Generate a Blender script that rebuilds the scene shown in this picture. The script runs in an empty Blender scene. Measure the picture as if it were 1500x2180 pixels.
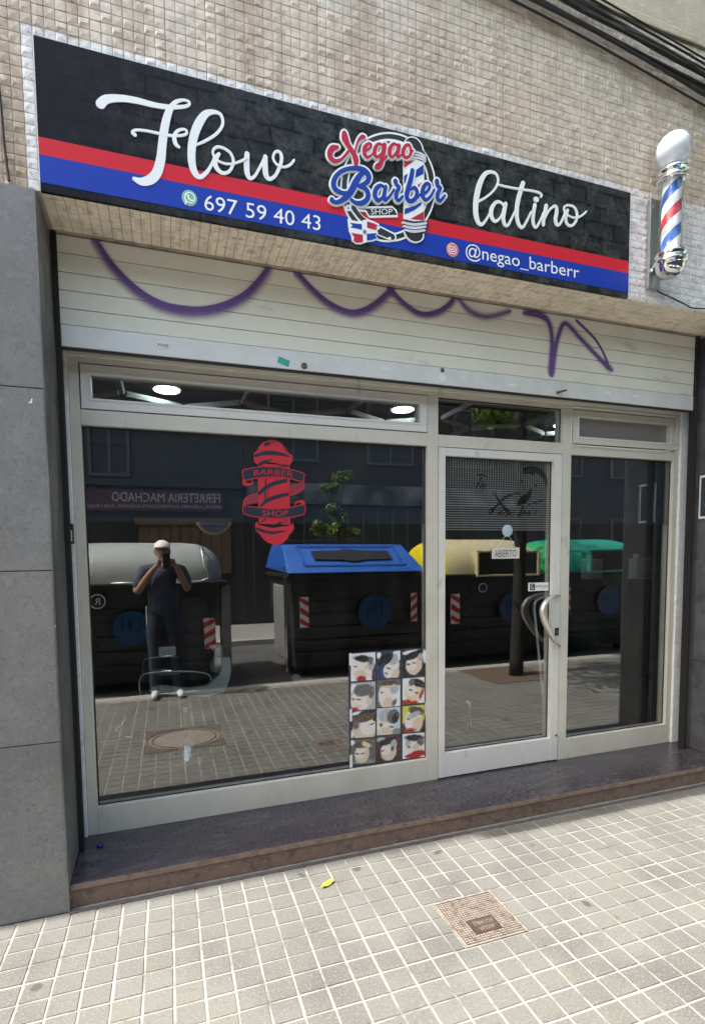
import bpy, bmesh, math, random
from mathutils import Vector, Matrix
random.seed(7)
PI = math.pi
sc = bpy.context.scene
COL = sc.collection

# ------------------------------------------------------------------ camera
CAM = Vector((0.0, -2.9, 1.56))
F, CX, CY, PW, PH = 1096.67, 710.03, 1257.9, 1500.0, 2180.0
RR = Vector((0.951232, -0.308253, -0.011696))
RD = Vector((-0.031845, -0.060415, -0.997665))
RW = Vector((0.306827, 0.949384, -0.067286))
cd = bpy.data.cameras.new('camera'); cam = bpy.data.objects.new('camera', cd); COL.objects.link(cam)
cd.sensor_fit = 'HORIZONTAL'; cd.sensor_width = 36.0; cd.lens = F * 36.0 / PW
cd.shift_x = (PW / 2 - CX) / PW; cd.shift_y = (CY - PH / 2) / PW
cd.clip_start = 0.01; cd.clip_end = 3000
cam.matrix_world = Matrix(((RR.x, -RD.x, -RW.x, CAM.x), (RR.y, -RD.y, -RW.y, CAM.y), (RR.z, -RD.z, -RW.z, CAM.z), (0, 0, 0, 1)))
sc.camera = cam

# ------------------------------------------------------------------ light
SUN_EL, SUN_BEHIND = math.radians(58), math.radians(0.65)
world = bpy.data.worlds.new('World'); sc.world = world; world.use_nodes = True
wn = world.node_tree.nodes; wl = world.node_tree.links
sky = wn.new('ShaderNodeTexSky'); sky.sky_type = 'NISHITA'; sky.sun_disc = False
sky.sun_elevation = SUN_EL; sky.sun_rotation = math.radians(-90)
sky.air_density = 2.0; sky.dust_density = 5.0; sky.ozone_density = 0.6
wl.new(sky.outputs[0], wn['Background'].inputs[0]); wn['Background'].inputs[1].default_value = 0.15
sl = bpy.data.lights.new('sun', 'SUN'); sl.energy = 3.6; sl.angle = math.radians(0.53); sl.color = (1, 0.965, 0.91)
sun = bpy.data.objects.new('sun', sl); COL.objects.link(sun)
sdir = Vector((-math.cos(SUN_EL) * math.cos(SUN_BEHIND), math.cos(SUN_EL) * math.sin(SUN_BEHIND), math.sin(SUN_EL)))
sun.rotation_euler = sdir.to_track_quat('Z', 'Y').to_euler(); sun.location = (-6, -3, 12)
vs = sc.view_settings; vs.view_transform = 'Standard'; vs.look = 'None'; vs.exposure = 1.6; vs.gamma = 1.0; vs.use_curve_mapping = False

# ------------------------------------------------------------------ photo pixel -> point
def ray(u, v): return RR * ((u - CX) / F) + RD * ((v - CY) / F) + RW
def PY(u, v, Y): d = ray(u, v); return CAM + d * ((Y - CAM.y) / d.y)
def PZ(u, v, Z): d = ray(u, v); return CAM + d * ((Z - CAM.z) / d.z)
def PX(u, v, X): d = ray(u, v); return CAM + d * ((X - CAM.x) / d.x)
def PM(u, v, Y): p = PY(u, v, -Y); return Vector((p.x, Y, p.z))       # seen in the shop glass (plane y=0)
def to_px(p):
    q = Vector(p) - CAM; w = q.dot(RW)
    if w < 0.05: return None
    return (CX + F * q.dot(RR) / w, CY + F * q.dot(RD) / w)

# ------------------------------------------------------------------ materials
MATS = {}
def nodes_of(m): return m.node_tree.nodes, m.node_tree.links
def math_node(n, l, op, a, b=None, c=None, clamp=False):
    k = n.new('ShaderNodeMath'); k.operation = op; k.use_clamp = clamp
    for i, v in enumerate((a, b, c)):
        if v is None: continue
        if isinstance(v, (int, float)): k.inputs[i].default_value = v
        else: l.new(v, k.inputs[i])
    return k.outputs[0]
def mixc(n, l, fac, a, b, mode='MIX'):
    k = n.new('ShaderNodeMix'); k.data_type = 'RGBA'; k.blend_type = mode
    for s, v in ((k.inputs[0], fac), (k.inputs[6], a), (k.inputs[7], b)):
        if isinstance(v, (int, float)): s.default_value = v
        elif isinstance(v, (tuple, list)): s.default_value = (*v[:3], 1)
        else: l.new(v, s)
    return k.outputs[2]
def noise(n, l, vec, scale, detail=4, rough=0.55, stretch=None):
    if stretch:
        mp = n.new('ShaderNodeMapping'); mp.inputs['Scale'].default_value = stretch; l.new(vec, mp.inputs[0]); vec = mp.outputs[0]
    k = n.new('ShaderNodeTexNoise'); k.inputs['Scale'].default_value = scale; k.inputs['Detail'].default_value = detail
    k.inputs['Roughness'].default_value = rough; l.new(vec, k.inputs['Vector']); return k.outputs[0]
def ramp(n, l, fac, lo, hi):
    k = n.new('ShaderNodeMapRange'); k.clamp = True
    k.inputs[1].default_value = lo; k.inputs[2].default_value = hi; l.new(fac, k.inputs[0]); return k.outputs[0]
def mat(name, col, rough=0.5, metal=0.0, spots=None, bump=None, rnd=0.0, coat=0.0, spec=0.5, trans=0.0):
    """spots = [(colour, scale, lo, hi, stretch)], bump = (scale, strength)"""
    m = bpy.data.materials.new(name); m.use_nodes = True; n, l = nodes_of(m); b = n['Principled BSDF']
    b.inputs['Roughness'].default_value = rough; b.inputs['Metallic'].default_value = metal
    b.inputs['Coat Weight'].default_value = coat; b.inputs['Coat Roughness'].default_value = 0.05
    b.inputs['Specular IOR Level'].default_value = spec
    g = n.new('ShaderNodeNewGeometry'); pos = g.outputs['Position']
    c = (*col, 1)
    out = None
    for s in (spots or []):
        f = ramp(n, l, noise(n, l, pos, s[1], 6, 0.62, s[4] if len(s) > 4 else None), s[2], s[3])
        out = mixc(n, l, f, out if out is not None else col, s[0])
    if rnd:
        oi = n.new('ShaderNodeObjectInfo'); hs = n.new('ShaderNodeHueSaturation')
        l.new(math_node(n, l, 'MULTIPLY_ADD', oi.outputs['Random'], 2 * rnd, 1 - rnd), hs.inputs['Value'])
        if out is not None: l.new(out, hs.inputs['Color'])
        else: hs.inputs['Color'].default_value = c
        out = hs.outputs[0]
    if out is not None: l.new(out, b.inputs['Base Color'])
    else: b.inputs['Base Color'].default_value = c
    if bump:
        bp = n.new('ShaderNodeBump'); bp.inputs['Strength'].default_value = bump[1]; bp.inputs['Distance'].default_value = 0.004
        l.new(noise(n, l, pos, bump[0], 5), bp.inputs['Height']); l.new(bp.outputs[0], b.inputs['Normal'])
    if rough > 0.15 and metal < 0.5 and spots:
        r = noise(n, l, pos, spots[0][1] * 2.3, 4); k = n.new('ShaderNodeMapRange')
        k.inputs[3].default_value = max(0.02, rough - 0.12); k.inputs[4].default_value = min(1, rough + 0.12); l.new(r, k.inputs[0]); l.new(k.outputs[0], b.inputs['Roughness'])
    MATS[name] = m
    return m
def emit(name, col, s):
    m = bpy.data.materials.new(name); m.use_nodes = True; n, l = nodes_of(m); b = n['Principled BSDF']
    b.inputs['Base Color'].default_value = (*col, 1); b.inputs['Emission Color'].default_value = (*col, 1); b.inputs['Emission Strength'].default_value = s
    MATS[name] = m; return m

# ------------------------------------------------------------------ mesh helpers
WL = {}
def origin_of(p): return WL.get(p.name, Vector((0, 0, 0))) if p else Vector((0, 0, 0))
def finish(name, me, m, parent=None, smooth=False):
    o = bpy.data.objects.new(name, me); COL.objects.link(o)
    if m: me.materials.append(m)
    base = origin_of(parent)
    if base.length: me.transform(Matrix.Translation(-base))
    if parent: o.parent = parent
    WL[o.name] = base.copy()
    if smooth:
        for p in me.polygons: p.use_smooth = True
    return o
class MB:
    def __init__(s): s.v = []; s.f = []
    def add(s, vs_, fs):
        k = len(s.v); s.v += [tuple(p) for p in vs_]; s.f += [tuple(i + k for i in f) for f in fs]; return s
    def box(s, a, b, c=0.0):
        (x0, y0, z0), (x1, y1, z1) = a, b
        x0, x1 = min(x0, x1), max(x0, x1); y0, y1 = min(y0, y1), max(y0, y1); z0, z1 = min(z0, z1), max(z0, z1)
        if c <= 0:
            return s.add([(x0, y0, z0), (x1, y0, z0), (x1, y1, z0), (x0, y1, z0), (x0, y0, z1), (x1, y0, z1), (x1, y1, z1), (x0, y1, z1)],
                         [(3, 2, 1, 0), (4, 5, 6, 7), (0, 1, 5, 4), (1, 2, 6, 5), (2, 3, 7, 6), (3, 0, 4, 7)])
        bm = bmesh.new(); bmesh.ops.create_cube(bm, size=1)
        for v in bm.verts: v.co = Vector(((x0 + x1) / 2 + v.co.x * (x1 - x0), (y0 + y1) / 2 + v.co.y * (y1 - y0), (z0 + z1) / 2 + v.co.z * (z1 - z0)))
        bmesh.ops.bevel(bm, geom=bm.edges[:], offset=c, segments=2, profile=0.6, affect='EDGES')
        return s.bm(bm)
    def bm(s, bm):
        bm.verts.index_update(); s.add([v.co for v in bm.verts], [[v.index for v in f.verts] for f in bm.faces]); bm.free(); return s
    def tube(s, pts, r, n=8, caps=True):
        pts = [Vector(p) for p in pts]; rs = r if isinstance(r, (list, tuple)) else [r] * len(pts); vs_ = []; fs = []
        up = None
        for i, p in enumerate(pts):
            d = (pts[min(i + 1, len(pts) - 1)] - pts[max(i - 1, 0)]).normalized()
            if up is None:
                up = Vector((0, 0, 1)) if abs(d.z) < 0.9 else Vector((1, 0, 0))
            a = d.cross(up).normalized(); b = a.cross(d).normalized(); up = b
            for k in range(n):
                t = 2 * PI * k / n; vs_.append(p + (a * math.cos(t) + b * math.sin(t)) * rs[i])
        for i in range(len(pts) - 1):
            for k in range(n):
                fs.append((i * n + k, i * n + (k + 1) % n, (i + 1) * n + (k + 1) % n, (i + 1) * n + k))
        if caps: fs.append(tuple(range(n - 1, -1, -1))); fs.append(tuple((len(pts) - 1) * n + k for k in range(n)))
        return s.add(vs_, fs)
    def lathe(s, c, prof, n=28):            # prof [(r, z)] about a vertical axis at c
        vs_ = []; fs = []
        for r, z in prof:
            for k in range(n):
                t = 2 * PI * k / n; vs_.append((c[0] + r * math.cos(t), c[1] + r * math.sin(t), c[2] + z))
        for i in range(len(prof) - 1):
            for k in range(n): fs.append((i * n + k, i * n + (k + 1) % n, (i + 1) * n + (k + 1) % n, (i + 1) * n + k))
        fs.append(tuple(range(n - 1, -1, -1))); fs.append(tuple((len(prof) - 1) * n + k for k in range(n)))
        return s.add(vs_, fs)
    def lathe_y(s, c, prof, n=24):          # prof [(r, d)] about an axis along -y
        t = MB().lathe((0, 0, 0), prof, n); return s.add([(c[0] + x, c[1] - z, c[2] + y) for x, y, z in t.v], t.f)
    def prism(s, pts, d):                   # polygon (3-d points, one plane) pushed by vector d
        n = len(pts); d = Vector(d); vs_ = [Vector(p) for p in pts] + [Vector(p) + d for p in pts]
        return s.add(vs_, [tuple(range(n)), tuple(range(2 * n - 1, n - 1, -1))] + [((i + 1) % n, i, n + i, n + (i + 1) % n) for i in range(n)])
    def ellipsoid(s, c, r, nu=16, nv=10):
        vs_ = []; fs = []
        for j in range(nv + 1):
            a = PI * j / nv - PI / 2
            for k in range(nu):
                t = 2 * PI * k / nu
                vs_.append((c[0] + r[0] * math.cos(a) * math.cos(t), c[1] + r[1] * math.cos(a) * math.sin(t), c[2] + r[2] * math.sin(a)))
        for j in range(nv):
            for k in range(nu): fs.append((j * nu + k, j * nu + (k + 1) % nu, (j + 1) * nu + (k + 1) % nu, (j + 1) * nu + k))
        return s.add(vs_, fs)
    def mesh(s, name):
        me = bpy.data.meshes.new(name); me.from_pydata(s.v, [], s.f); me.validate(); me.update(); return me
    def build(s, name, m, parent=None, smooth=False, fixn=False):
        me = s.mesh(name)
        if fixn or smooth:
            bm = bmesh.new(); bm.from_mesh(me); bmesh.ops.remove_doubles(bm, verts=bm.verts, dist=1e-6); bmesh.ops.recalc_face_normals(bm, faces=bm.faces); bm.to_mesh(me); bm.free()
        return finish(name, me, m, parent, smooth)
def box(name, a, b, m, parent=None, c=0.0): return MB().box(a, b, c).build(name, m, parent)
def tag(o, label, cat, group=None, kind=None):
    o['label'] = label; o['category'] = cat
    if group: o['group'] = group
    if kind: o['kind'] = kind
    return o
def struct(o, label=None):
    o['kind'] = 'structure'
    if label: o['label'] = label
    return o
def thing(name, loc, label, cat, group=None):
    o = bpy.data.objects.new(name, None); COL.objects.link(o); o.location = loc; o.empty_display_size = 0.1
    WL[o.name] = Vector(loc); return tag(o, label, cat, group)
def smooth_line(pts, k=6):
    """Catmull-Rom through tuples of any length"""
    out = []; n = len(pts)
    for i in range(n - 1):
        p0, p1, p2, p3 = pts[max(i - 1, 0)], pts[i], pts[i + 1], pts[min(i + 2, n - 1)]
        for j in range(k):
            t = j / k
            out.append(tuple(0.5 * (2 * b + (c - a) * t + (2 * a - 5 * b + 4 * c - d) * t * t + (3 * b - a - 3 * c + d) * t ** 3) for a, b, c, d in zip(p0, p1, p2, p3)))
    out.append(tuple(pts[-1])); return out
def stroke(mb, pts, Y, base, grow=0.0, o=(0, 0), s=1.0, ramp_=0.0008, k=5, caps=True):
    """brush stroke given in photo pixels (x, y, width), laid on the plane y=Y; front at Y, skirt back to base"""
    line = smooth_line([(o[0] + x / s, o[1] + y / s, w / s) for x, y, w in pts], k)
    n = len(line); vs_ = []; fs = []
    P2 = [PY(u, v, Y) for u, v, w in line]
    W = []
    for i, (u, v, w) in enumerate(line):
        W.append(max(0.3, w + grow / s) / 2 * (P2[i] - CAM).dot(RW) / F)
    def d_at(i):
        d = P2[min(i + 1, n - 1)] - P2[max(i - 1, 0)]; d.y = 0
        return d.normalized() if d.length > 1e-9 else Vector((1, 0, 0))
    L = []; R_ = []; Yt = []
    if caps:
        d = d_at(0)
        for a in (0.98, 0.75, 0.4): 
            c = P2[0] - d * W[0] * a; h = W[0] * math.sqrt(1 - a * a); nn = Vector((-d.z, 0, d.x)); L.append(c + nn * h); R_.append(c - nn * h); Yt.append(0)
    for i in range(n):
        d = d_at(i); nn = Vector((-d.z, 0, d.x)); L.append(P2[i] + nn * W[i]); R_.append(P2[i] - nn * W[i]); Yt.append(i / n)
    if caps:
        d = d_at(n - 1)
        for a in (0.4, 0.75, 0.98):
            c = P2[-1] + d * W[-1] * a; h = W[-1] * math.sqrt(1 - a * a); nn = Vector((-d.z, 0, d.x)); L.append(c + nn * h); R_.append(c - nn * h); Yt.append(1)
    m = len(L)
    for i in range(m):
        y = Y - Yt[i] * ramp_
        vs_ += [(L[i].x, y, L[i].z), (R_[i].x, y, R_[i].z), (L[i].x, base, L[i].z), (R_[i].x, base, R_[i].z)]
    for i in range(m - 1):
        a, b = i * 4, i * 4 + 4
        fs.append((a, a + 1, b + 1, b))
        if abs(base - Y) > 1e-5: fs += [(a + 2, a, b, b + 2), (a + 1, a + 3, b + 3, b + 1)]
    if abs(base - Y) > 1e-5:
        fs += [(0, 2, 3, 1), (m * 4 - 4, m * 4 - 3, m * 4 - 1, m * 4 - 2)]
    return mb.add(vs_, fs)
def poly(mb, pts, Y, base, o=(0, 0), s=1.0, curve=0):
    if curve: pts = smooth_line([tuple(p) for p in pts] + [tuple(pts[0])], curve)[:-1]
    q = [PY(o[0] + x / s, o[1] + y / s, Y) for x, y in pts]
    return mb.prism(q, (0, base - Y, 0))
def text_mesh(txt):
    cu = bpy.data.curves.new('t', 'FONT'); cu.body = txt; cu.size = 1; cu.resolution_u = 3
    ob = bpy.data.objects.new('t', cu); COL.objects.link(ob)
    dg = bpy.context.evaluated_depsgraph_get(); me = bpy.data.meshes.new_from_object(ob.evaluated_get(dg))
    vs_ = [v.co.copy() for v in me.vertices]; fs = [tuple(p.vertices) for p in me.polygons]
    bpy.data.objects.remove(ob); bpy.data.curves.remove(cu); bpy.data.meshes.remove(me)
    x0 = min(v.x for v in vs_); x1 = max(v.x for v in vs_); y0 = min(v.y for v in vs_); y1 = max(v.y for v in vs_)
    return [((v.x - x0) / (x1 - x0), (v.y - y0) / (y1 - y0)) for v in vs_], fs
def text_map(name, txt, fn, m, parent, fat=0):
    """fn maps (s, t) in the unit square to a point; the letters are a flat sheet"""
    vs_, fs = text_mesh(txt); mb = MB(); mb.add([fn(*p) for p in vs_], fs)
    return mb.build(name, m, parent)
def text_px(name, txt, quad, Y, m, parent, bend=0.0):
    tl, tr, br, bl = [Vector(q) for q in quad]
    def fn(s, t):
        a = tl.lerp(tr, s); b = bl.lerp(br, s); p = b.lerp(a, t); return PY(p.x, p.y + bend * 4 * s * (1 - s), Y)
    return text_map(name, txt, fn, m, parent)
# ------------------------------------------------------------------ palette
M = MATS
mat('frame_metal', (0.66, 0.63, 0.545), 0.36, 0.15, [((0.56, 0.53, 0.455), 3, 0.45, 0.75), ((0.40, 0.37, 0.31), 16, 0.62, 0.76, (1, 1, .35))], None)
mat('sash_metal', (0.73, 0.715, 0.67), 0.36, 0.15, [((0.64, 0.625, 0.58), 3, 0.45, 0.75), ((0.48, 0.455, 0.40), 16, 0.63, 0.76, (1, 1, .35))], None)
mat('dark_gap', (0.012, 0.011, 0.010), 0.8)
mat('rubber', (0.015, 0.015, 0.016), 0.6)
mat('white_render', (0.72, 0.73, 0.73), 0.8, 0, [((0.45, 0.43, 0.38), 9, 0.52, 0.75, (1, 1, 0.4)), ((0.80, 0.81, 0.82), 24, 0.5, 0.6)], (60, 0.5))
mat('stone_panel', (0.165, 0.167, 0.168), 0.42, 0, [((0.200, 0.199, 0.195), 7, 0.40, 0.70), ((0.120, 0.117, 0.112), 2.2, 0.46, 0.74, (1, 1, 0.45)), ((0.215, 0.214, 0.21), 24, 0.50, 0.74), ((0.115, 0.113, 0.11), 70, 0.52, 0.72), ((0.24, 0.24, 0.238), 190, 0.54, 0.66), ((0.42, 0.42, 0.41), 60, 0.69, 0.74)], (120, 0.12), rnd=0.05)
mat('stone_reveal', (0.13, 0.128, 0.122), 0.55, 0, [((0.22, 0.212, 0.195), 6, 0.5, 0.7, (1, 1, 0.3)), ((0.05, 0.048, 0.045), 3.2, 0.5, 0.72, (1, 1, 0.35)), ((0.34, 0.33, 0.31), 34, 0.66, 0.73)], (90, 0.3))
mat('reveal_grey', (0.075, 0.078, 0.083), 0.55, 0, [((0.12, 0.122, 0.125), 5, 0.45, 0.7, (1, 1, .5)), ((0.045, 0.045, 0.047), 12, 0.5, 0.7), ((0.25, 0.25, 0.25), 40, 0.67, 0.73)], (90, 0.3))
mat('step_stone', (0.052, 0.045, 0.052), 0.24, 0, [((0.092, 0.082, 0.088), 22, 0.48, 0.68, (0.35, 1, 1)), ((0.028, 0.025, 0.031), 50, 0.5, 0.66)], (160, 0.10))
mat('step_edge', (0.20, 0.135, 0.105), 0.5, 0, [((0.10, 0.07, 0.058), 22, 0.48, 0.68), ((0.30, 0.24, 0.20), 50, 0.6, 0.7)], (120, 0.25))
mat('mortar', (0.29, 0.28, 0.248), 0.85, 0, [((0.205, 0.198, 0.175), 3, 0.42, 0.68), ((0.11, 0.104, 0.09), 9, 0.52, 0.68), ((0.17, 0.165, 0.145), 60, 0.55, 0.7)], (150, 0.5))
mat('grout', (0.46, 0.385, 0.31), 0.9, 0, [((0.22, 0.18, 0.145), 8, 0.45, 0.7)])
mat('stucco', (0.50, 0.45, 0.36), 0.9, 0, [((0.40, 0.36, 0.29), 5, 0.4, 0.7), ((0.56, 0.52, 0.43), 18, 0.5, 0.7)], (70, 0.7))
mat('asphalt', (0.06, 0.06, 0.06), 0.85, 0, [((0.09, 0.088, 0.084), 30, 0.4, 0.7), ((0.04, 0.04, 0.04), 2, 0.5, 0.7)], (200, 0.5))
mat('kerb_stone', (0.30, 0.29, 0.27), 0.7, 0, [((0.30, 0.29, 0.27), 6, 0.4, 0.7)], (120, 0.3))
mat('far_paving', (0.22, 0.215, 0.195), 0.8, 0, [((0.17, 0.165, 0.15), 4, 0.4, 0.7)])

def cell_random(n, l, pos, pitch):
    d = n.new('ShaderNodeVectorMath'); d.operation = 'DIVIDE'; d.inputs[1].default_value = pitch; l.new(pos, d.inputs[0])
    f = n.new('ShaderNodeVectorMath'); f.operation = 'FLOOR'; l.new(d.outputs[0], f.inputs[0])
    w = n.new('ShaderNodeTexWhiteNoise'); w.noise_dimensions = '3D'; l.new(f.outputs[0], w.inputs[0]); return w.outputs[0]
TX, TZ, TX0, TZ0 = 0.0425, 0.0422, -0.443, 3.0585
PXT, PYT, PX0, PY0 = 0.1055, 0.0928, -0.445, -0.744
SIGN = (-0.435, 2.618, 3.048, 3.636)
def wall_tile_mat():
    m = bpy.data.materials.new('wall_tile'); m.use_nodes = True; n, l = nodes_of(m); b = n['Principled BSDF']
    g = n.new('ShaderNodeNewGeometry'); pos = g.outputs['Position']; sx = n.new('ShaderNodeSeparateXYZ'); l.new(pos, sx.inputs[0]); X, Y, Z = sx.outputs
    c = mixc(n, l, ramp(n, l, noise(n, l, pos, 1.3, 5), 0.40, 0.62), (0.56, 0.435, 0.315), (0.66, 0.575, 0.48))
    c = mixc(n, l, ramp(n, l, noise(n, l, pos, 3.5, 6, 0.6, (1, 1, 0.16)), 0.47, 0.68), c, (0.36, 0.255, 0.165))
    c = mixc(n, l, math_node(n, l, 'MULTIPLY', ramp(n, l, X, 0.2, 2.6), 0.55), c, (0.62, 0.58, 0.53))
    c = mixc(n, l, ramp(n, l, noise(n, l, pos, 40, 5), 0.56, 0.72), c, (0.68, 0.615, 0.54))
    c = mixc(n, l, ramp(n, l, Y, -0.4400, -0.4365), c, (0.50, 0.40, 0.30))     # dirt held in the low joints
    # remains of white paint round the sign board
    e = noise(n, l, pos, 22, 4); ee = math_node(n, l, 'MULTIPLY_ADD', e, 0.05, -0.025)
    mz = ramp(n, l, math_node(n, l, 'ADD', Z, ee), 3.690, 3.678); mx = ramp(n, l, math_node(n, l, 'ADD', X, math_node(n, l, 'MULTIPLY', ee, 0.3)), -0.486, -0.480)
    pm = math_node(n, l, 'MULTIPLY', mz, mx)
    pm = math_node(n, l, 'MULTIPLY', pm, ramp(n, l, Y, -0.4325, -0.436))
    pm = math_node(n, l, 'MULTIPLY', pm, ramp(n, l, noise(n, l, pos, 55, 5), 0.66, 0.55))
    c = mixc(n, l, pm, c, (0.74, 0.74, 0.755))
    hs = n.new('ShaderNodeHueSaturation'); l.new(c, hs.inputs['Color'])
    l.new(math_node(n, l, 'MULTIPLY_ADD', cell_random(n, l, pos, (TX, 9.0, TZ)), 0.26, 0.87), hs.inputs['Value'])
    l.new(hs.outputs[0], b.inputs['Base Color']); b.inputs['Roughness'].default_value = 0.32
    MATS['wall_tile'] = m
def soffit_tile_mat():
    m = bpy.data.materials.new('soffit_tile'); m.use_nodes = True; n, l = nodes_of(m); b = n['Principled BSDF']
    g = n.new('ShaderNodeNewGeometry'); pos = g.outputs['Position']
    c = mixc(n, l, ramp(n, l, noise(n, l, pos, 2.5, 5), 0.4, 0.65), (0.86, 0.77, 0.62), (0.80, 0.71, 0.56))
    c = mixc(n, l, ramp(n, l, noise(n, l, pos, 35, 5), 0.58, 0.7), c, (0.48, 0.37, 0.26))
    hs = n.new('ShaderNodeHueSaturation'); l.new(c, hs.inputs['Color'])
    l.new(math_node(n, l, 'MULTIPLY_ADD', cell_random(n, l, pos, (TX, TX, 9.0)), 0.25, 0.87), hs.inputs['Value'])
    l.new(hs.outputs[0], b.inputs['Base Color']); b.inputs['Roughness'].default_value = 0.35
    MATS['soffit_tile'] = m
def paving_mat():
    m = bpy.data.materials.new('paving_pad'); m.use_nodes = True; n, l = nodes_of(m); b = n['Principled BSDF']
    g = n.new('ShaderNodeNewGeometry'); pos = g.outputs['Position']
    sh = n.new('ShaderNodeVectorMath'); sh.operation = 'SUBTRACT'; sh.inputs[1].default_value = (PX0, PY0, -5); l.new(pos, sh.inputs[0])
    c = mixc(n, l, cell_random(n, l, sh.outputs[0], (2 * PXT, 2 * PYT, 99.0)), (0.118, 0.115, 0.098), (0.143, 0.140, 0.122))
    c = mixc(n, l, math_node(n, l, 'MULTIPLY', cell_random(n, l, sh.outputs[0], (PXT, PYT, 99.0)), 0.5), c, (0.122, 0.121, 0.122))
    c = mixc(n, l, ramp(n, l, noise(n, l, pos, 2.2, 5), 0.46, 0.70), c, (0.085, 0.083, 0.080))
    c = mixc(n, l, ramp(n, l, noise(n, l, pos, 130, 4, 0.7), 0.52, 0.66), c, (0.19, 0.186, 0.168))
    c = mixc(n, l, ramp(n, l, noise(n, l, pos, 90, 4, 0.7), 0.56, 0.70), c, (0.078, 0.076, 0.069))
    c = mixc(n, l, ramp(n, l, noise(n, l, pos, 11, 6, 0.7), 0.64, 0.72), c, (0.11, 0.10, 0.09))
    c = mixc(n, l, ramp(n, l, noise(n, l, pos, 6.5, 3, 0.4), 0.70, 0.73), c, (0.06, 0.057, 0.053))
    l.new(c, b.inputs['Base Color']); b.inputs['Roughness'].default_value = 0.8
    bp = n.new('ShaderNodeBump'); bp.inputs['Strength'].default_value = 0.5; bp.inputs['Distance'].default_value = 0.002; l.new(noise(n, l, pos, 220, 4), bp.inputs['Height']); l.new(bp.outputs[0], b.inputs['Normal'])
    MATS['paving_pad'] = m
wall_tile_mat(); soffit_tile_mat(); paving_mat()

# ------------------------------------------------------------------ the ground
ROAD = -0.10
struct(MB().add([(-600, -600, -0.125), (600, -600, -0.125), (600, 600, -0.125), (-600, 600, -0.125)], [(0, 1, 2, 3)]).build('ground', M['far_paving']))
struct(box('road', (-30, -6.80, -0.12), (40, -3.28, ROAD), M['asphalt']))
pave = struct(box('pavement', (-30, -3.12, -0.12), (40, 0.3, -0.0035), M['mortar']))
def row_of_kerbs(name, y0, y1):
    k = bpy.data.objects.new(name, None); COL.objects.link(k); k['kind'] = 'structure'; WL[k.name] = Vector((0, 0, 0)); me = None
    for i in range(-8, 18):
        if me is None:
            o = MB().box((0.004, y0, -0.12), (0.996, y1, 0.004), 0.012).build('kerb_stone', M['kerb_stone'], k); me = o.data
        else:
            o = bpy.data.objects.new('kerb_stone', me); COL.objects.link(o); o.parent = k
        o.location = (i, 0, 0)
    return k
row_of_kerbs('kerb', -3.285, -3.122)
row_of_kerbs('far_kerb', -6.96, -6.802)
struct(box('far_pavement', (-30, -9.6, -0.12), (40, -6.962, -0.002), M['far_paving']))

MAN1 = (1.085, 1.377, -1.207, -0.935)           # hatch in front of the shop (x0,x1,y0,y1)
MAN2 = (-0.225, 0.43, -1.92, -1.375)          # bigger cover seen in the glass
PIT = (3.72, 4.62, -3.10, -2.30)
def pad_shapes():
    res = []
    for k in range(5):
        rr = random.Random(k); a, b = PXT / 2 - 0.0042, PYT / 2 - 0.0038; c = 0.0018
        j = lambda: rr.uniform(-0.0009, 0.0009)
        low = [(-a + j(), -b + j()), (a + j(), -b + j()), (a + j(), b + j()), (-a + j(), b + j())]
        vs_ = [(x, y, -0.0045) for x, y in low] + [(x * (1 - c / a), y * (1 - c / b), 0.0 + rr.uniform(-0.0004, 0.0004)) for x, y in low]
        res.append((vs_, [(4, 5, 6, 7), (0, 1, 5, 4), (1, 2, 6, 5), (2, 3, 7, 6), (3, 0, 4, 7)]))
    return res
def lay(cells, shapes, parent, mname, one, rest, limit=300):
    """cells: [(x, y, z, shape, size on screen)]: the largest become objects, the others one mesh"""
    cells.sort(key=lambda c: -c[4]); meshes = []
    for vs_, fs in shapes:
        me = bpy.data.meshes.new(one); me.from_pydata(vs_, [], fs); me.materials.append(M[mname]); meshes.append(me)
    base = origin_of(parent)
    for x, y, z, k, a in cells[:limit]:
        o = bpy.data.objects.new(one, meshes[k]); COL.objects.link(o); o.parent = parent; o.location = Vector((x, y, z)) - base
    mb = MB()
    for x, y, z, k, a in cells[limit:]:
        vs_, fs = shapes[k]; mb.add([(p[0] + x, p[1] + y, p[2] + z) for p in vs_], fs)
    o = mb.build(rest, M[mname], parent); o['kind'] = 'stuff'
    return o
def seen(x, y, z, dx, dy, dz):
    p = to_px((x, y, z)); 
    if p is None or not (-30 < p[0] < 1530 and -30 < p[1] < 2210): return 0
    a = to_px((x + dx, y, z)); b = to_px((x, y + dy, z + dz))
    if a is None or b is None: return 0
    return abs((a[0] - p[0]) * (b[1] - p[1]) - (a[1] - p[1]) * (b[0] - p[0]))
cells = []
for i in range(-58, 140):
    for j in range(-26, 4):
        x = PX0 + (i + 0.5) * PXT; y = PY0 + (j - 0.5) * PYT + 0.0
        if y > -0.47 or y < -3.08: continue
        if any(a - 0.05 < x < b + 0.05 and c - 0.045 < y < d + 0.045 for a, b, c, d in (MAN1, MAN2, PIT)):
            continue
        bx, by = i // 2, j // 2; rr = random.Random(bx * 971 + by); jx, jy, jz = rr.uniform(-.0016, .0016), rr.uniform(-.0014, .0014), rr.uniform(-.0009, .0006)
        cells.append((x + jx, y + jy, jz, random.randrange(5), seen(x, y, 0, PXT, PYT, 0)))
lay(cells, pad_shapes(), pave, 'paving_pad', 'paving_pad', 'paving_pads')
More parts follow.
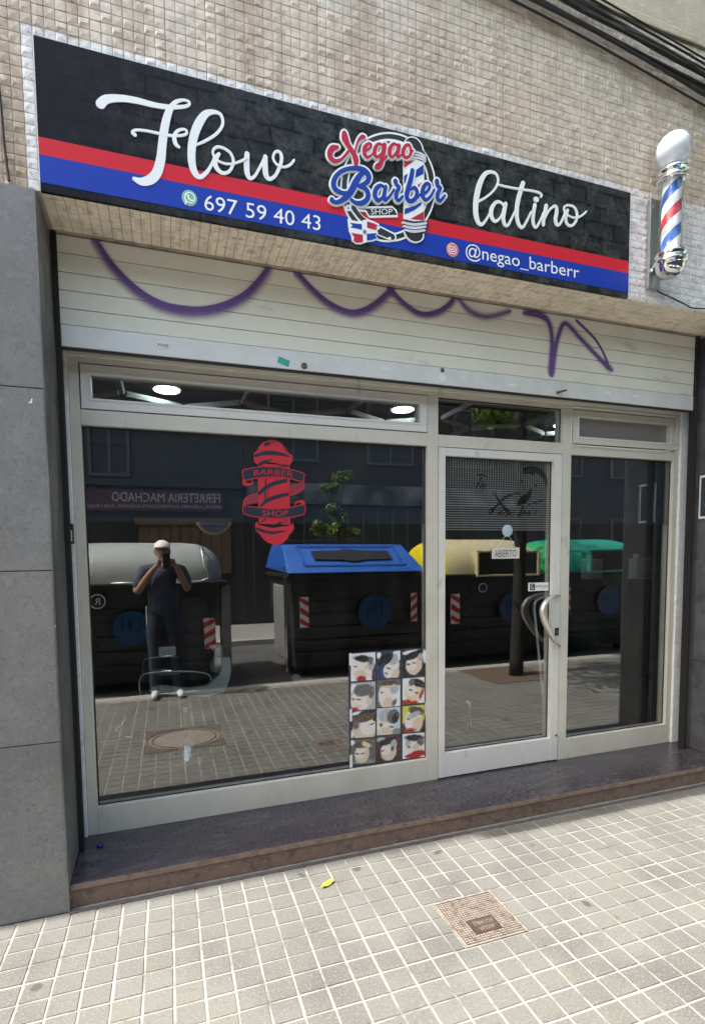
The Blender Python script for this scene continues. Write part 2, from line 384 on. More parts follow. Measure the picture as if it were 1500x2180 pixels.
# pads cut to fit round the covers
mb = MB()
for i in range(-58, 140):
    for j in range(-26, 4):
        xa = PX0 + i * PXT + .0042; xb = xa + PXT - .0084; ya = PY0 + (j - 1) * PYT + .0038; yb = ya + PYT - .0076
        for a, b, c, d in (MAN1, MAN2, PIT):
            if not (a - 0.05 < (xa + xb) / 2 < b + 0.05 and c - 0.045 < (ya + yb) / 2 < d + 0.045): continue
            if yb < -3.08: continue
            a, b, c, d = a - .006, b + .006, c - .006, d + .006
            for r in ((xa, min(xb, a), ya, yb), (max(xa, b), xb, ya, yb), (max(xa, a), min(xb, b), ya, min(yb, c)), (max(xa, a), min(xb, b), max(ya, d), yb)):
                if r[1] - r[0] > .008 and r[3] - r[2] > .008: mb.box((r[0], r[2], -.0045), (r[1], r[3], random.uniform(-.0006, .0003)))
mb.build('cut_pads', M['paving_pad'], pave)['kind'] = 'stuff'
box('cement_strip', (-0.46, -0.478, -0.0035), (3.636, -0.455, 0.004), M['asphalt'], pave)

# ------------------------------------------------------------------ the building with the shop
WALL = -0.437
bld = thing('shop_building', (1.5, -0.2, 0), 'beige building front clad in small pyramid relief tiles above grey stone pillars', 'building')
wall = box('wall', (-4.0, WALL, 3.0585), (8.0, 0.25, 4.60), M['grout'], bld)
box('upper_wall', (-4.0, -0.445, 4.601), (8.0, 0.25, 9.0), M['stucco'], bld)
box('ledge', (-4.0, -0.455, 4.585), (8.0, -0.4455, 4.63), M['stucco'], bld, 0.006)
# relief tiles
shapes = []
NT = 16
for k in range(NT):
    rr = random.Random(50 + k); a, b = TX / 2 - rr.uniform(0.0006, 0.0012), TZ / 2 - 0.0009; h = rr.uniform(0.0036, 0.0078); q = lambda e: rr.uniform(-e, e)
    low = [(-a, 0, -b), (a, 0, -b), (a, 0, b), (-a, 0, b)]
    mid = [(p[0] * 0.98 + q(.0005), -0.0018 - rr.random() * .001, p[2] * 0.97 + q(.0005)) for p in low]; sides = [(0, 1, 5, 4), (1, 2, 6, 5), (2, 3, 7, 6), (3, 0, 4, 7)]
    if k % 4 == 0:      # one point, off centre and low so that its upper face is broad
        vs_ = low + mid + [(q(.010), -h, q(.006) - .006)]; fs = sides + [(4, 5, 8), (5, 6, 8), (6, 7, 8), (7, 4, 8)]
    elif k % 4 == 1:    # ridge along the tile
        z = q(.004) - .005; vs_ = low + mid + [(-a * rr.uniform(.3, .9), -h, z + q(.004)), (a * rr.uniform(.3, .9), -h * .8, z + q(.004))]; fs = sides + [(4, 5, 9, 8), (5, 6, 9), (6, 7, 8, 9), (7, 4, 8)]
    elif k % 4 == 2:    # two facets split corner to corner
        e = h * .7; vs_ = low + [mid[0], (mid[1][0], -e, mid[1][2]), mid[2], (mid[3][0], -e * .4, mid[3][2]), (q(.006), -e * .9, q(.006))]; fs = sides + [(4, 5, 8), (5, 6, 8), (6, 7, 8), (7, 4, 8)]
    else:               # worn low cushion
        vs_ = low + mid + [(p[0] * .45 + q(.004), -h * .7 + q(.001), p[2] * .4 - .003 + q(.003)) for p in low]; fs = sides + [(4, 5, 9, 8), (5, 6, 10, 9), (6, 7, 11, 10), (7, 4, 8, 11), (8, 9, 10, 11)]
    shapes.append((vs_, fs))
cells = []
for i in range(-60, 150):
    for j in range(0, 36):
        x = TX0 + (i + 0.5) * TX; z = TZ0 + (j + 0.5) * TZ
        if SIGN[0] + 0.02 < x < SIGN[1] - 0.02 and z < SIGN[3] - 0.02: continue
        gx = 0.0004 * (i % 4 - 1.5)
        cells.append((x - gx, WALL + 0.0002, z, random.randrange(NT), seen(x, -0.443, z, TX, 0, TZ)))
lay(cells, shapes, bld, 'wall_tile', 'wall_tile', 'wall_tiles')
# soffit
sof = []
for k in range(4):
    rr = random.Random(90 + k); a = TX / 2 - 0.0011; q = lambda: rr.uniform(-.0006, .0006)
    e = a - .0012; low = [(-a + q(), -e + q(), 0), (a + q(), -e + q(), 0), (a + q(), e + q(), 0), (-a + q(), e + q(), 0)]
    sof.append((low + [(x * .9, y * .9, -0.0035 + rr.uniform(-.0012, .0012)) for x, y, z in low], [(7, 6, 5, 4), (4, 5, 1, 0), (5, 6, 2, 1), (6, 7, 3, 2), (7, 4, 0, 3)]))
cells = []
for i in range(0, 96):
    for j in range(0, 7):
        x = TX0 + (i + 0.5) * TX; y = -0.4455 + (j + 0.5) * TX
        if y > -0.17: continue
        cells.append((x, y, 3.0583, random.randrange(4), seen(x, y, 3.055, TX, TX, 0)))
lay(cells, sof, bld, 'soffit_tile', 'soffit_tile', 'soffit_tiles')
# pillars
pl = box('pillar', (-4.0, -0.452, 0), (-0.4635, 0.25, 3.0565), M['stone_reveal'], bld)
zs = [0.0, 0.772, 1.512, 2.262, 3.05]
for a, b in zip(zs, zs[1:]):
    for x0, x1 in [(-0.4625 - .4690 * k - .4660, -0.4625 - .4690 * k) for k in range(7)]:
        box('stone_panel', (x0, -0.4635, a + 0.003), (x1, -0.4525, b - 0.0015), M['stone_panel'], pl, 0.0015)
box('edge_trim', (-0.4622, -0.4675, 0.001), (-0.4545, -0.30, 3.048), M['stone_reveal'], pl, 0.002)
for a, b in zip(zs, zs[1:]):
    box('reveal_panel', (-0.4625, -0.2985, a + 0.116 * (a == 0) + 0.002), (-0.456, -0.185, b - 0.002), M['stone_reveal'], pl)
pr = MB().prism([(3.642, -0.455, 0.0), (8.0, -0.455, 0.0), (8.0, 0.25, 0.0), (3.80, 0.25, 0.0), (3.80, -0.10, 0.0), (3.642, -0.10, 0.0)], (0, 0, 3.0565)).build('pillar', M['stone_reveal'], bld, fixn=True)
for a, b in zip(zs, zs[1:]):
    for k in range(5): box('stone_panel', (3.636 + .82 * k, -0.4665, a + 0.003), (3.636 + .82 * k + .817, -0.4555, b - 0.0015), M['stone_panel'], pr, 0.0015)
    box('reveal_panel', (3.634, -0.4545, a + 0.116 * (a == 0) + 0.002), (3.6415, -0.112, b - 0.002), M['reveal_grey'], pr, 0.001)
# head behind the shutter, side fillets, step
box('shop_head', (-0.4625, -0.135, 2.585), (3.70, 0.20, 3.0565), M['stucco'], bld)
box('white_fillet', (-0.4555, -0.045, 0.116), (-0.4325, 0.052, 2.584), M['white_render'], bld, 0.004)
box('white_fillet', (3.603, -0.045, 0.116), (3.700, 0.052, 2.584), M['white_render'], bld, 0.004)
st = box('step', (-0.4615, -0.432, 0.0), (3.80, 0.30, 0.0885), M['step_edge'], bld)
box('tread', (-0.4535, -0.446, 0.089), (3.80, 0.30, 0.115), M['step_stone'], st, 0.004)
box('nosing', (-0.4538, -0.4495, 0.0895), (3.634, -0.4463, 0.1135), M['step_edge'], st)
# ------------------------------------------------------------------ sign board
def brick_print():
    m = bpy.data.materials.new('brick_print'); m.use_nodes = True; n, l = nodes_of(m); b = n['Principled BSDF']
    g = n.new('ShaderNodeNewGeometry'); pos = g.outputs['Position']; sx = n.new('ShaderNodeSeparateXYZ'); l.new(pos, sx.inputs[0])
    cb = n.new('ShaderNodeCombineXYZ'); l.new(sx.outputs[0], cb.inputs[0]); l.new(sx.outputs[2], cb.inputs[1])
    wob = n.new('ShaderNodeVectorMath'); wob.operation = 'MULTIPLY_ADD'; nz = n.new('ShaderNodeTexNoise'); nz.inputs['Scale'].default_value = 9; l.new(pos, nz.inputs['Vector'])
    l.new(nz.outputs['Color'], wob.inputs[0]); wob.inputs[1].default_value = (0.035, 0.03, 0); l.new(cb.outputs[0], wob.inputs[2])
    br = n.new('ShaderNodeTexBrick'); l.new(wob.outputs[0], br.inputs['Vector'])
    br.inputs['Scale'].default_value = 1; br.inputs['Brick Width'].default_value = 0.21; br.inputs['Row Height'].default_value = 0.082; br.inputs['Mortar Size'].default_value = 0.010
    br.inputs['Mortar Smooth'].default_value = 0.8; br.inputs['Color1'].default_value = (0.012, 0.014, 0.015, 1); br.inputs['Color2'].default_value = (0.028, 0.031, 0.031, 1); br.inputs['Mortar'].default_value = (0.002, 0.003, 0.004, 1)
    c = mixc(n, l, ramp(n, l, noise(n, l, pos, 14, 6, 0.7), 0.46, 0.70), br.outputs[0], (0.075, 0.08, 0.08))
    c = mixc(n, l, ramp(n, l, noise(n, l, pos, 45, 6, 0.7), 0.5, 0.72), c, (0.010, 0.011, 0.012))
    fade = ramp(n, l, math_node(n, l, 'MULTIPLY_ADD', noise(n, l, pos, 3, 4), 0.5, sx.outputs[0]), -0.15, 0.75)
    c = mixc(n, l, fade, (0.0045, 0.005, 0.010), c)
    l.new(c, b.inputs['Base Color']); b.inputs['Roughness'].default_value = 0.42; b.inputs['Specular IOR Level'].default_value = 0.12; MATS['brick_print'] = m
brick_print()
mat('sign_red', (0.62, 0.018, 0.035), 0.42, spec=0.2); mat('sign_blue', (0.010, 0.045, 0.40), 0.42, spec=0.2)
mat('letter_white', (0.84, 0.88, 0.89), 0.45); mat('letter_red', (0.50, 0.022, 0.06), 0.4, spec=.2); mat('letter_blue', (0.014, 0.055, 0.36), 0.4, spec=.2)
mat('logo_black', (0.008, 0.008, 0.010), 0.35); mat('logo_silver', (0.62, 0.66, 0.72), 0.35)
mat('green_icon', (0.20, 0.50, 0.34), 0.35); mat('orange_icon', (0.75, 0.36, 0.20), 0.35); mat('pink_icon', (0.62, 0.10, 0.22), 0.35)
SY = -0.463
sign = thing('shop_sign', ((SIGN[0] + SIGN[1]) / 2, SY, SIGN[2]), 'long black brick-print shop sign with red and blue bands and white script lettering', 'sign')
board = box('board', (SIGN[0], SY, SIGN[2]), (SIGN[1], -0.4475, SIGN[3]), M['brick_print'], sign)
MB().box((SIGN[0] - 0.004, SY - 0.0012, SIGN[2]), (SIGN[0] - 0.0002, -0.4475, SIGN[3])).build('board_edge', M['white_render'], sign)
box('red_band', (SIGN[0], SY - 0.0012, 3.187), (SIGN[1], SY + 0.002, 3.254), M['sign_red'], sign)
box('blue_band', (SIGN[0], SY - 0.0012, 3.080), (SIGN[1], SY + 0.002, 3.1868), M['sign_blue'], sign)
def word(name, letters, o, s, Y0, base, m, parent, label=None, grow=0, step=0.0009):
    w = None
    for i, strokes in enumerate(letters):
        mb = MB()
        for j, st_ in enumerate(strokes): stroke(mb, st_, Y0 - (i % 3) * step - j * step * 0.9, base, grow, o, s)
        q = mb.build('letter', m, parent)
    return q
FO, FS = (190, 180), 3.261
flow = [[[(78, 132, 62), (120, 98, 56), (220, 92, 46), (330, 108, 42), (440, 136, 36), (540, 152, 32), (640, 152, 24), (688, 140, 20), (692, 117, 17), (655, 104, 17), (608, 114, 24), (575, 145, 34), (545, 205, 48), (522, 300, 54), (506, 420, 56), (495, 520, 60), (468, 612, 62), (420, 660, 62), (360, 672, 50), (312, 652, 26)],
         [(316, 345, 26), (300, 328, 22), (325, 312, 17), (400, 318, 17), (480, 335, 18), (560, 350, 18), (640, 350, 17), (676, 335, 17), (670, 312, 15), (640, 308, 17), (606, 325, 21), (590, 365, 28), (600, 410, 28), (622, 430, 18)]],
        [[(735, 418, 14), (800, 390, 18), (880, 340, 20), (925, 275, 20), (915, 210, 22), (870, 187, 26), (810, 200, 44), (762, 262, 56), (727, 350, 56), (710, 450, 54), (714, 550, 50), (738, 618, 42), (775, 638, 30), (820, 600, 24), (850, 550, 20), (872, 505, 20)]],
        [[(900, 478, 22), (872, 520, 36), (882, 572, 32), (922, 610, 24), (970, 600, 20), (1000, 540, 20), (985, 480, 18), (940, 442, 18), (888, 430, 18), (857, 460, 16), (880, 515, 16), (940, 545, 14), (1000, 545, 14), (1060, 525, 16), (1092, 505, 16)]],
        [[(1095, 478, 34), (1092, 540, 38), (1096, 610, 36), (1115, 648, 26), (1150, 630, 20), (1190, 560, 19), (1215, 515, 24)], [(1222, 498, 30), (1220, 560, 38), (1226, 622, 36), (1250, 653, 26), (1290, 630, 22), (1320, 570, 24), (1335, 510, 24), (1322, 466, 20), (1290, 466, 18), (1276, 505, 16), (1300, 550, 16), (1350, 570, 16), (1395, 553, 18), (1420, 522, 16)]]]
LO, LS = (980, 340), 5.172
latino = [[[(205, 450, 26), (270, 415, 24), (350, 350, 24), (400, 280, 26), (415, 210, 28), (385, 147, 32), (320, 130, 36), (262, 162, 50), (212, 260, 62), (182, 380, 64), (167, 500, 62), (172, 610, 60), (197, 688, 50), (235, 708, 38), (280, 660, 26), (330, 570, 24)]],
          [[(482, 502, 28), (440, 465, 30), (395, 462, 34), (352, 512, 44), (337, 580, 48), (352, 648, 44), (390, 673, 34), (440, 630, 26), (478, 555, 24)], [(498, 480, 44), (482, 560, 46), (472, 640, 44), (487, 708, 40), (520, 718, 30), (560, 650, 24), (602, 562, 22)]],
          [[(690, 252, 48), (665, 330, 50), (637, 430, 50), (622, 530, 48), (622, 630, 46), (647, 718, 42), (685, 738, 34), (730, 670, 24), (778, 572, 22)], [(420, 270, 20), (500, 290, 22), (600, 310, 22), (700, 325, 22), (800, 340, 22), (868, 360, 24), (893, 385, 24), (886, 403, 24)]],
          [[(820, 492, 42), (806, 570, 42), (797, 650, 42), (807, 718, 38), (835, 738, 30), (880, 660, 22), (915, 575, 20)], [(828, 432, 56), (838, 434, 56)]],
          [[(945, 502, 44), (930, 580, 44), (916, 650, 42), (911, 712, 38)], [(922, 655, 20), (970, 562, 24), (1020, 512, 28), (1053, 512, 34), (1060, 570, 42), (1047, 650, 42), (1060, 708, 38), (1090, 708, 28), (1130, 640, 22), (1155, 570, 20)]],
          [[(1180, 552, 34), (1162, 600, 40), (1162, 670, 34), (1190, 718, 30), (1240, 713, 28), (1280, 650, 28), (1283, 580, 28), (1250, 517, 26), (1190, 497, 24), (1147, 512, 22), (1147, 560, 20), (1190, 610, 20), (1250, 634, 20), (1310, 624, 22), (1360, 590, 22), (1383, 567, 20)]]]
word('Flow', flow, FO, FS, SY - 0.0035, SY - 0.0003, M['letter_white'], sign)
word('latino', latino, LO, LS, SY - 0.0035, SY - 0.0003, M['letter_white'], sign)
for w_, s0, s1 in (('697', 0, .284), ('59', .357, .534), ('40', .596, .776), ('43', .836, 1.0)):
    Q = [Vector(q) for q in ((435, 413), (682, 459.5), (682, 491), (435, 446))]
    text_px('phone_number', w_, [Q[0].lerp(Q[1], s0), Q[0].lerp(Q[1], s1), Q[3].lerp(Q[2], s1), Q[3].lerp(Q[2], s0)], SY - 0.003, M['letter_white'], sign)
text_px('account_name', '@negao_barberr', [(990.6, 516), (1232.4, 565.5), (1232.4, 600.8), (990.6, 553.7)], SY - 0.003, M['letter_white'], sign)
def disc_px(mb, u, v, ru, rv, Y, base, n=28, a0=0.0):
    return poly(mb, [(u + ru * math.cos(a0 + 2 * PI * k / n), v + rv * math.sin(a0 + 2 * PI * k / n) + 0.19 * ru * math.cos(a0 + 2 * PI * k / n)) for k in range(n)], Y, base)
def ring_px(mb, u, v, ru, rv, w, Y, base):
    return stroke(mb, [(u + ru * math.cos(2 * PI * k / 16), v + rv * math.sin(2 * PI * k / 16) + 0.19 * ru * math.cos(2 * PI * k / 16), w) for k in range(17)], Y, base, k=3, caps=False, ramp_=0.0)
ic = disc_px(MB(), 403, 421, 16.5, 17, SY - 0.0026, SY).build('phone_icon', M['green_icon'], sign)
mb = ring_px(MB(), 404, 420.5, 10.5, 11, 2.6, SY - 0.0042, SY - 0.002); stroke(mb, [(396, 429, 4), (394.5, 434, 2)], SY - 0.0046, SY - 0.002)
mb.build('bubble', M['letter_white'], ic)
stroke(MB(), [(400, 415, 4), (401.5, 421, 3), (405.5, 425.5, 3), (410, 426.5, 4)], SY - 0.005, SY - 0.002).build('handset', M['letter_white'], ic)
ic = disc_px(MB(), 963, 531, 12.5, 15, SY - 0.0026, SY).build('camera_icon', M['orange_icon'], sign)
disc_px(MB(), 964, 532, 9.5, 11.5, SY - 0.0034, SY - 0.002).build('icon_centre', M['pink_icon'], ic)
mb = MB(); stroke(mb, [(957, 524, 1.8), (957.5, 537, 1.8), (968.5, 540, 1.8), (969, 527.5, 1.8), (957, 524, 1.8)], SY - 0.0045, SY - 0.002, k=3); ring_px(mb, 963.2, 532.2, 3, 3.3, 1.7, SY - 0.0052, SY - 0.002)
mb.build('icon_outline', M['letter_white'], ic)

# round logo plate
GO, GS = (680, 260), 5.357
def gp(x, y): return (GO[0] + x / GS, GO[1] + y / GS)
lb = SY - 0.0005
logo = MB()
C0 = (783, 737)
def ell(rx, ry, n=40): return [(C0[0] + rx * math.cos(2 * PI * k / n), C0[1] + ry * math.sin(2 * PI * k / n)) for k in range(n)]
L = [SY - 0.003 - 0.0010 * k for k in range(10)]
logo = MB()
for r0, w in ((0.965, 66),):
    stroke(logo, [(x, y, w) for x, y in ell(548 * r0 - 26, 628 * r0 - 26, 24) + ell(548 * r0 - 26, 628 * r0 - 26, 24)[:1]], L[0], lb, 0, GO, GS, 0.0, 3, False)
logo = logo.build('logo', M['logo_black'], sign)
mb = MB()
for rx, ry in ((538, 618), (462, 540)): stroke(mb, [(x, y, 20) for x, y in ell(rx, ry, 24) + ell(rx, ry, 24)[:1]], L[1], lb, 0, GO, GS, 0.0, 3, False)
mb.build('logo_ring', M['letter_white'], logo)
# razor, plate, flag
plate = [(430, 972), (830, 964), (872, 1005), (888, 1068), (568, 1076), (528, 1010), (440, 1002)]
mb = MB(); stroke(mb, [(x, y, 22) for x, y in plate + plate[:1]], L[3], lb, 0, GO, GS, 0.0005, 1); mb.build('plate_outline', M['letter_white'], logo)
poly(MB(), plate, L[2], lb, GO, GS).build('plate', M['logo_black'], logo)
text_px('shop_word', 'SHOP', [gp(585, 985), gp(830, 985), gp(830, 1048), gp(585, 1050)], L[3] - 0.0008, M['letter_white'], logo)
mb = MB(); stroke(mb, [(318, 950, 30), (300, 985, 20), (345, 1000, 22), (390, 985, 20)], L[2], lb, 0, GO, GS); stroke(mb, [(370, 965, 82), (470, 1095, 84), (560, 1150, 80)], L[2], lb, 0, GO, GS); stroke(mb, [(680, 1235, 110), (830, 1305, 100)], L[2], lb, 0, GO, GS)
mb.build('razor_outline', M['letter_white'], logo)
mb = MB(); stroke(mb, [(385, 975, 52), (470, 1085, 54), (560, 1150, 46)], L[3], lb, 0, GO, GS); stroke(mb, [(680, 1235, 78), (828, 1305, 66)], L[3], lb, 0, GO, GS)
mb.build('razor', M['logo_black'], logo)
disc_px(MB(), *gp(800, 1322), 3.2, 3.4, L[4], lb, 12).build('rivet', M['letter_white'], logo)
flag = [(322, 1098), (400, 1122), (478, 1132), (500, 1112), (560, 1108), (625, 1132), (682, 1160), (668, 1188), (692, 1206), (655, 1236), (668, 1262), (640, 1300), (672, 1322), (620, 1352), (540, 1362), (470, 1388), (415, 1384), (372, 1350), (366, 1300), (340, 1240), (330, 1170)]
fl = poly(MB(), flag, L[4], lb, GO, GS).build('flag', M['letter_white'], logo)
for nm, pts, m in (('flag_quarter', [(345, 1145), (480, 1160), (484, 1222), (350, 1195), (380, 1175)], 'letter_blue'), ('flag_quarter', [(540, 1128), (620, 1150), (664, 1178), (640, 1200), (660, 1212), (640, 1226), (542, 1200)], 'letter_red'),
                   ('flag_quarter', [(362, 1258), (494, 1282), (494, 1368), (420, 1372), (385, 1345), (395, 1310)], 'letter_red'), ('flag_quarter', [(540, 1270), (650, 1262), (632, 1296), (655, 1318), (600, 1340), (540, 1346)], 'letter_blue')):
    poly(MB(), pts, L[5], lb, GO, GS).build(nm, M[m], fl)
disc_px(MB(), *gp(515, 1246), 3.8, 4.4, L[6], lb, 12).build('flag_crest', M['stone_panel'], fl)
# painted barber pole of the logo
body = [(955, 425), (1075, 418), (1192, 445), (1192, 1120), (1075, 1128), (960, 1098)]
po = poly(MB(), body, L[4], lb, GO, GS).build('logo_pole', M['letter_white'], logo)
for pts, m in (([(962, 440), (1085, 432), (962, 520)], 'letter_red'), ([(1095, 545), (1185, 480), (1185, 585), (1090, 632)], 'letter_blue'), ([(962, 610), (1010, 580), (1010, 660), (962, 700)], 'letter_blue'), ([(1120, 710), (1186, 670), (1186, 730), (1120, 770)], 'letter_red'),
               ([(1030, 780), (1060, 760), (1060, 830), (1030, 850)], 'letter_red'), ([(970, 985), (1090, 950), (1160, 905), (1160, 940), (1080, 1000), (970, 1050)], 'letter_blue'), ([(1035, 1100), (1188, 1015), (1188, 1118)], 'letter_red')):
    poly(MB(), pts, L[5], lb, GO, GS).build('pole_stripe', M[m], po)
poly(MB(), [(950, 260), (975, 190), (1040, 160), (1110, 180), (1165, 240), (1188, 330), (1230, 400), (1220, 450), (1100, 410), (1000, 290)], L[5], lb, GO, GS, 3).build('pole_cap', M['logo_black'], po)
poly(MB(), [(940, 1120), (1080, 1130), (1225, 1130), (1240, 1180), (1195, 1240), (1190, 1330), (1130, 1372), (1050, 1355), (990, 1300), (968, 1230)], L[5], lb, GO, GS, 3).build('pole_cap', M['logo_black'], po)
for k in range(3): stroke(MB(), [(1075 - 8 * k, 330 + 34 * k, 22), (1150, 352 + 30 * k, 24), (1205, 385 + 28 * k, 22)], L[6], lb, 0, GO, GS).build('pole_ring', M['logo_silver'], po)
for k in range(3): stroke(MB(), [(950 + 12 * k, 1140 + 42 * k, 24), (1075, 1165 + 40 * k, 28), (1215 - 10 * k, 1150 + 40 * k, 24)], L[6], lb, 0, GO, GS).build('pole_ring', M['logo_silver'], po)
mb = MB(); stroke(mb, [(955, 250, 12), (985, 195, 12), (1040, 165, 12), (1110, 185, 14), (1160, 245, 14), (1184, 320, 12)], L[6] - .001, lb, 0, GO, GS); stroke(mb, [(968, 1250, 12), (992, 1305, 12), (1050, 1355, 12), (1120, 1365, 12), (1175, 1330, 14), (1186, 1275, 12)], L[6] - .001, lb, 0, GO, GS)
mb.build('pole_outline', M['letter_white'], po)
negao = [[[(210, 276, 30), (150, 290, 60), (118, 350, 62), (135, 410, 54), (185, 438, 38), (250, 415, 26), (310, 350, 26), (352, 300, 26)], [(285, 124, 60), (292, 175, 78), (322, 245, 56), (366, 312, 50), (402, 380, 60), (416, 430, 62), (415, 470, 48)], [(402, 340, 18), (425, 250, 20), (450, 190, 26), (488, 158, 36), (512, 162, 28)]],
         [[(505, 335, 20), (570, 292, 22), (590, 252, 24), (560, 238, 26), (518, 280, 44), (512, 350, 44), (542, 393, 30), (590, 370, 20), (622, 322, 18)]],
         [[(715, 252, 24), (670, 242, 28), (632, 300, 44), (632, 368, 40), (670, 388, 28), (718, 335, 22)], [(742, 252, 48), (726, 350, 50), (706, 450, 46), (690, 498, 36), (652, 513, 22), (640, 490, 18), (690, 450, 18), (768, 382, 20)]],
         [[(880, 252, 24), (840, 242, 28), (802, 300, 44), (802, 368, 40), (836, 388, 28), (882, 325, 22)], [(906, 262, 46), (892, 340, 46), (892, 388, 34), (930, 370, 20)]],
         [[(1020, 252, 26), (982, 262, 34), (952, 330, 44), (967, 388, 36), (1010, 393, 30), (1043, 340, 32), (1034, 280, 28), (1018, 252, 26)], [(1030, 318, 16), (1068, 320, 14)]]]
barber = [[[(520, 562, 34), (462, 602, 56), (412, 680, 72), (362, 780, 70), (302, 850, 60), (232, 898, 46), (172, 908, 40), (142, 882, 56)], [(348, 792, 24), (262, 800, 40), (184, 760, 56), (160, 690, 58), (194, 602, 46), (282, 538, 40), (400, 518, 44), (508, 542, 58), (562, 610, 60), (540, 678, 50), (470, 715, 34), (442, 722, 26), (520, 752, 48), (554, 810, 56), (540, 878, 54), (480, 918, 50), (412, 913, 40), (362, 880, 32)]],
          [[(740, 742, 26), (700, 714, 34), (648, 752, 50), (630, 828, 52), (662, 886, 46), (710, 860, 30), (745, 792, 28)], [(756, 732, 42), (738, 820, 46), (748, 882, 38), (800, 840, 26), (848, 765, 26)]],
          [[(866, 668, 54), (880, 712, 40), (910, 736, 34), (882, 790, 44), (874, 858, 44), (902, 888, 34), (948, 842, 26)]],
          [[(1060, 545, 48), (1042, 640, 54), (1008, 760, 56), (994, 848, 54), (1032, 898, 46), (1088, 870, 46), (1113, 800, 46), (1085, 742, 38), (1042, 762, 26)], [(1108, 862, 22), (1158, 812, 22)]],
          [[(1170, 828, 24), (1230, 780, 30), (1258, 722, 34), (1226, 694, 36), (1184, 742, 48), (1174, 828, 50), (1207, 882, 40), (1260, 848, 28), (1308, 765, 24)]],
          [[(1340, 668, 54), (1350, 720, 42), (1383, 745, 30), (1352, 800, 44), (1348, 868, 42), (1382, 887, 34), (1428, 832, 26)]]]
for letters, m, k in ((negao, 'letter_red', 7), (barber, 'letter_blue', 7)):
    mb = MB()
    for i, strokes in enumerate(letters):
        for j, st_ in enumerate(strokes): stroke(mb, st_, SY - 0.0105 - 0.0004 * ((i * 3 + j) % 7), lb, 40, GO, GS, 0.0004, 4)
    mb.build('word_outline', M['letter_white'], logo)
    word('w', letters, GO, GS, SY - 0.0142, SY - 0.0100, M[m], logo)
# ------------------------------------------------------------------ shop front
def glass_mat(name, refl, tint, dust=0.0):
    m = bpy.data.materials.new(name); m.use_nodes = True; n, l = nodes_of(m); n.remove(n['Principled BSDF'])
    t = n.new('ShaderNodeBsdfTransparent'); t.inputs[0].default_value = (*tint, 1)
    g = n.new('ShaderNodeBsdfGlossy'); g.inputs['Roughness'].default_value = 0.0; g.inputs['Color'].default_value = (1, 1, 1, 1)
    ge = n.new('ShaderNodeNewGeometry'); dt = n.new('ShaderNodeVectorMath'); dt.operation = 'DOT_PRODUCT'; l.new(ge.outputs['Incoming'], dt.inputs[0]); l.new(ge.outputs['Normal'], dt.inputs[1])
    k = math_node(n, l, 'POWER', math_node(n, l, 'SUBTRACT', 1.0, math_node(n, l, 'ABSOLUTE', dt.outputs['Value']), None, True), 5.0)
    f = math_node(n, l, 'MULTIPLY_ADD', k, 0.9, refl, True)
    if dust:
        bp = n.new('ShaderNodeBump'); bp.inputs['Strength'].default_value = 1.0; bp.inputs['Distance'].default_value = 0.0011; l.new(noise(n, l, ge.outputs['Position'], 1.3, 1), bp.inputs['Height']); l.new(bp.outputs[0], g.inputs['Normal'])
    mx = n.new('ShaderNodeMixShader'); l.new(f, mx.inputs[0]); l.new(t.outputs[0], mx.inputs[1]); l.new(g.outputs[0], mx.inputs[2])
    last = mx.outputs[0]
    if dust:
        di = n.new('ShaderNodeBsdfDiffuse'); di.inputs[0].default_value = (.6, .62, .62, 1); m2 = n.new('ShaderNodeMixShader')
        d_ = math_node(n, l, 'MULTIPLY', ramp(n, l, noise(n, l, ge.outputs['Position'], 5, 6, .65, (1, 1, .45)), .45, .85), dust); d_ = math_node(n, l, 'ADD', d_, math_node(n, l, 'MULTIPLY', ramp(n, l, noise(n, l, ge.outputs['Position'], 70, 3, .6), .66, .74), dust * .8))
        l.new(d_, m2.inputs[0]); l.new(last, m2.inputs[1]); l.new(di.outputs[0], m2.inputs[2]); last = m2.outputs[0]
    l.new(last, n['Material Output'].inputs[0]); MATS[name] = m
glass_mat('shop_glass', 0.15, (0.80, 0.82, 0.82), 0.014)
glass_mat('clear_glass', 0.04, (0.96, 0.97, 0.97))
mat('navy_film', (0.012, 0.032, 0.062), 0.6, 0, [((0.016, 0.036, 0.060), 2, 0.4, 0.65)])
mat('chrome', (0.80, 0.80, 0.79), 0.08, 1.0)
mat('handle_metal', (0.78, 0.72, 0.63), 0.28, 0.75); mat('bar_metal', (0.82, 0.82, 0.81), 0.25, 0.35)
mat('black_plastic', (0.012, 0.012, 0.013), 0.4)
mat('white_plastic', (0.78, 0.78, 0.76), 0.45)
FY0, FY1 = -0.03, 0.05
sf = thing('shop_window', (0.6, 0.0, 0.115), 'wide glazed shop front in champagne aluminium frames under the roller shutter', 'window')
def bar(name, x0, x1, z0, z1, m='frame_metal', y0=FY0, y1=FY1, parent=sf, c=0.003): return box(name, (x0, y0, z0), (x1, y1, z1), M[m], parent, c)
bar('stile', -0.431, -0.383, 0.1152, 2.582); bar('stile', 3.556, 3.602, 0.1152, 2.582)
bar('top_rail', -0.3828, 3.5558, 2.531, 2.582)
box('top_bead', (-0.43, -0.042, 2.557), (3.60, -0.0305, 2.581), M['sash_metal'], sf, 0.004)
bar('mullion', 1.5415, 1.6155, 0.1152, 2.5308); bar('mullion', 2.5565, 2.6285, 0.1152, 2.5308)
bar('cross_rail', -0.3828, 1.5413, 2.2275, 2.303); bar('cross_rail', 1.6157, 2.5563, 2.2275, 2.3005); bar('cross_rail', 2.6287, 3.5558, 2.2275, 2.2965)
bar('bottom_rail', -0.3828, 1.5413, 0.1152, 0.2605); bar('bottom_rail', 2.6287, 3.5558, 0.1152, 0.2585)
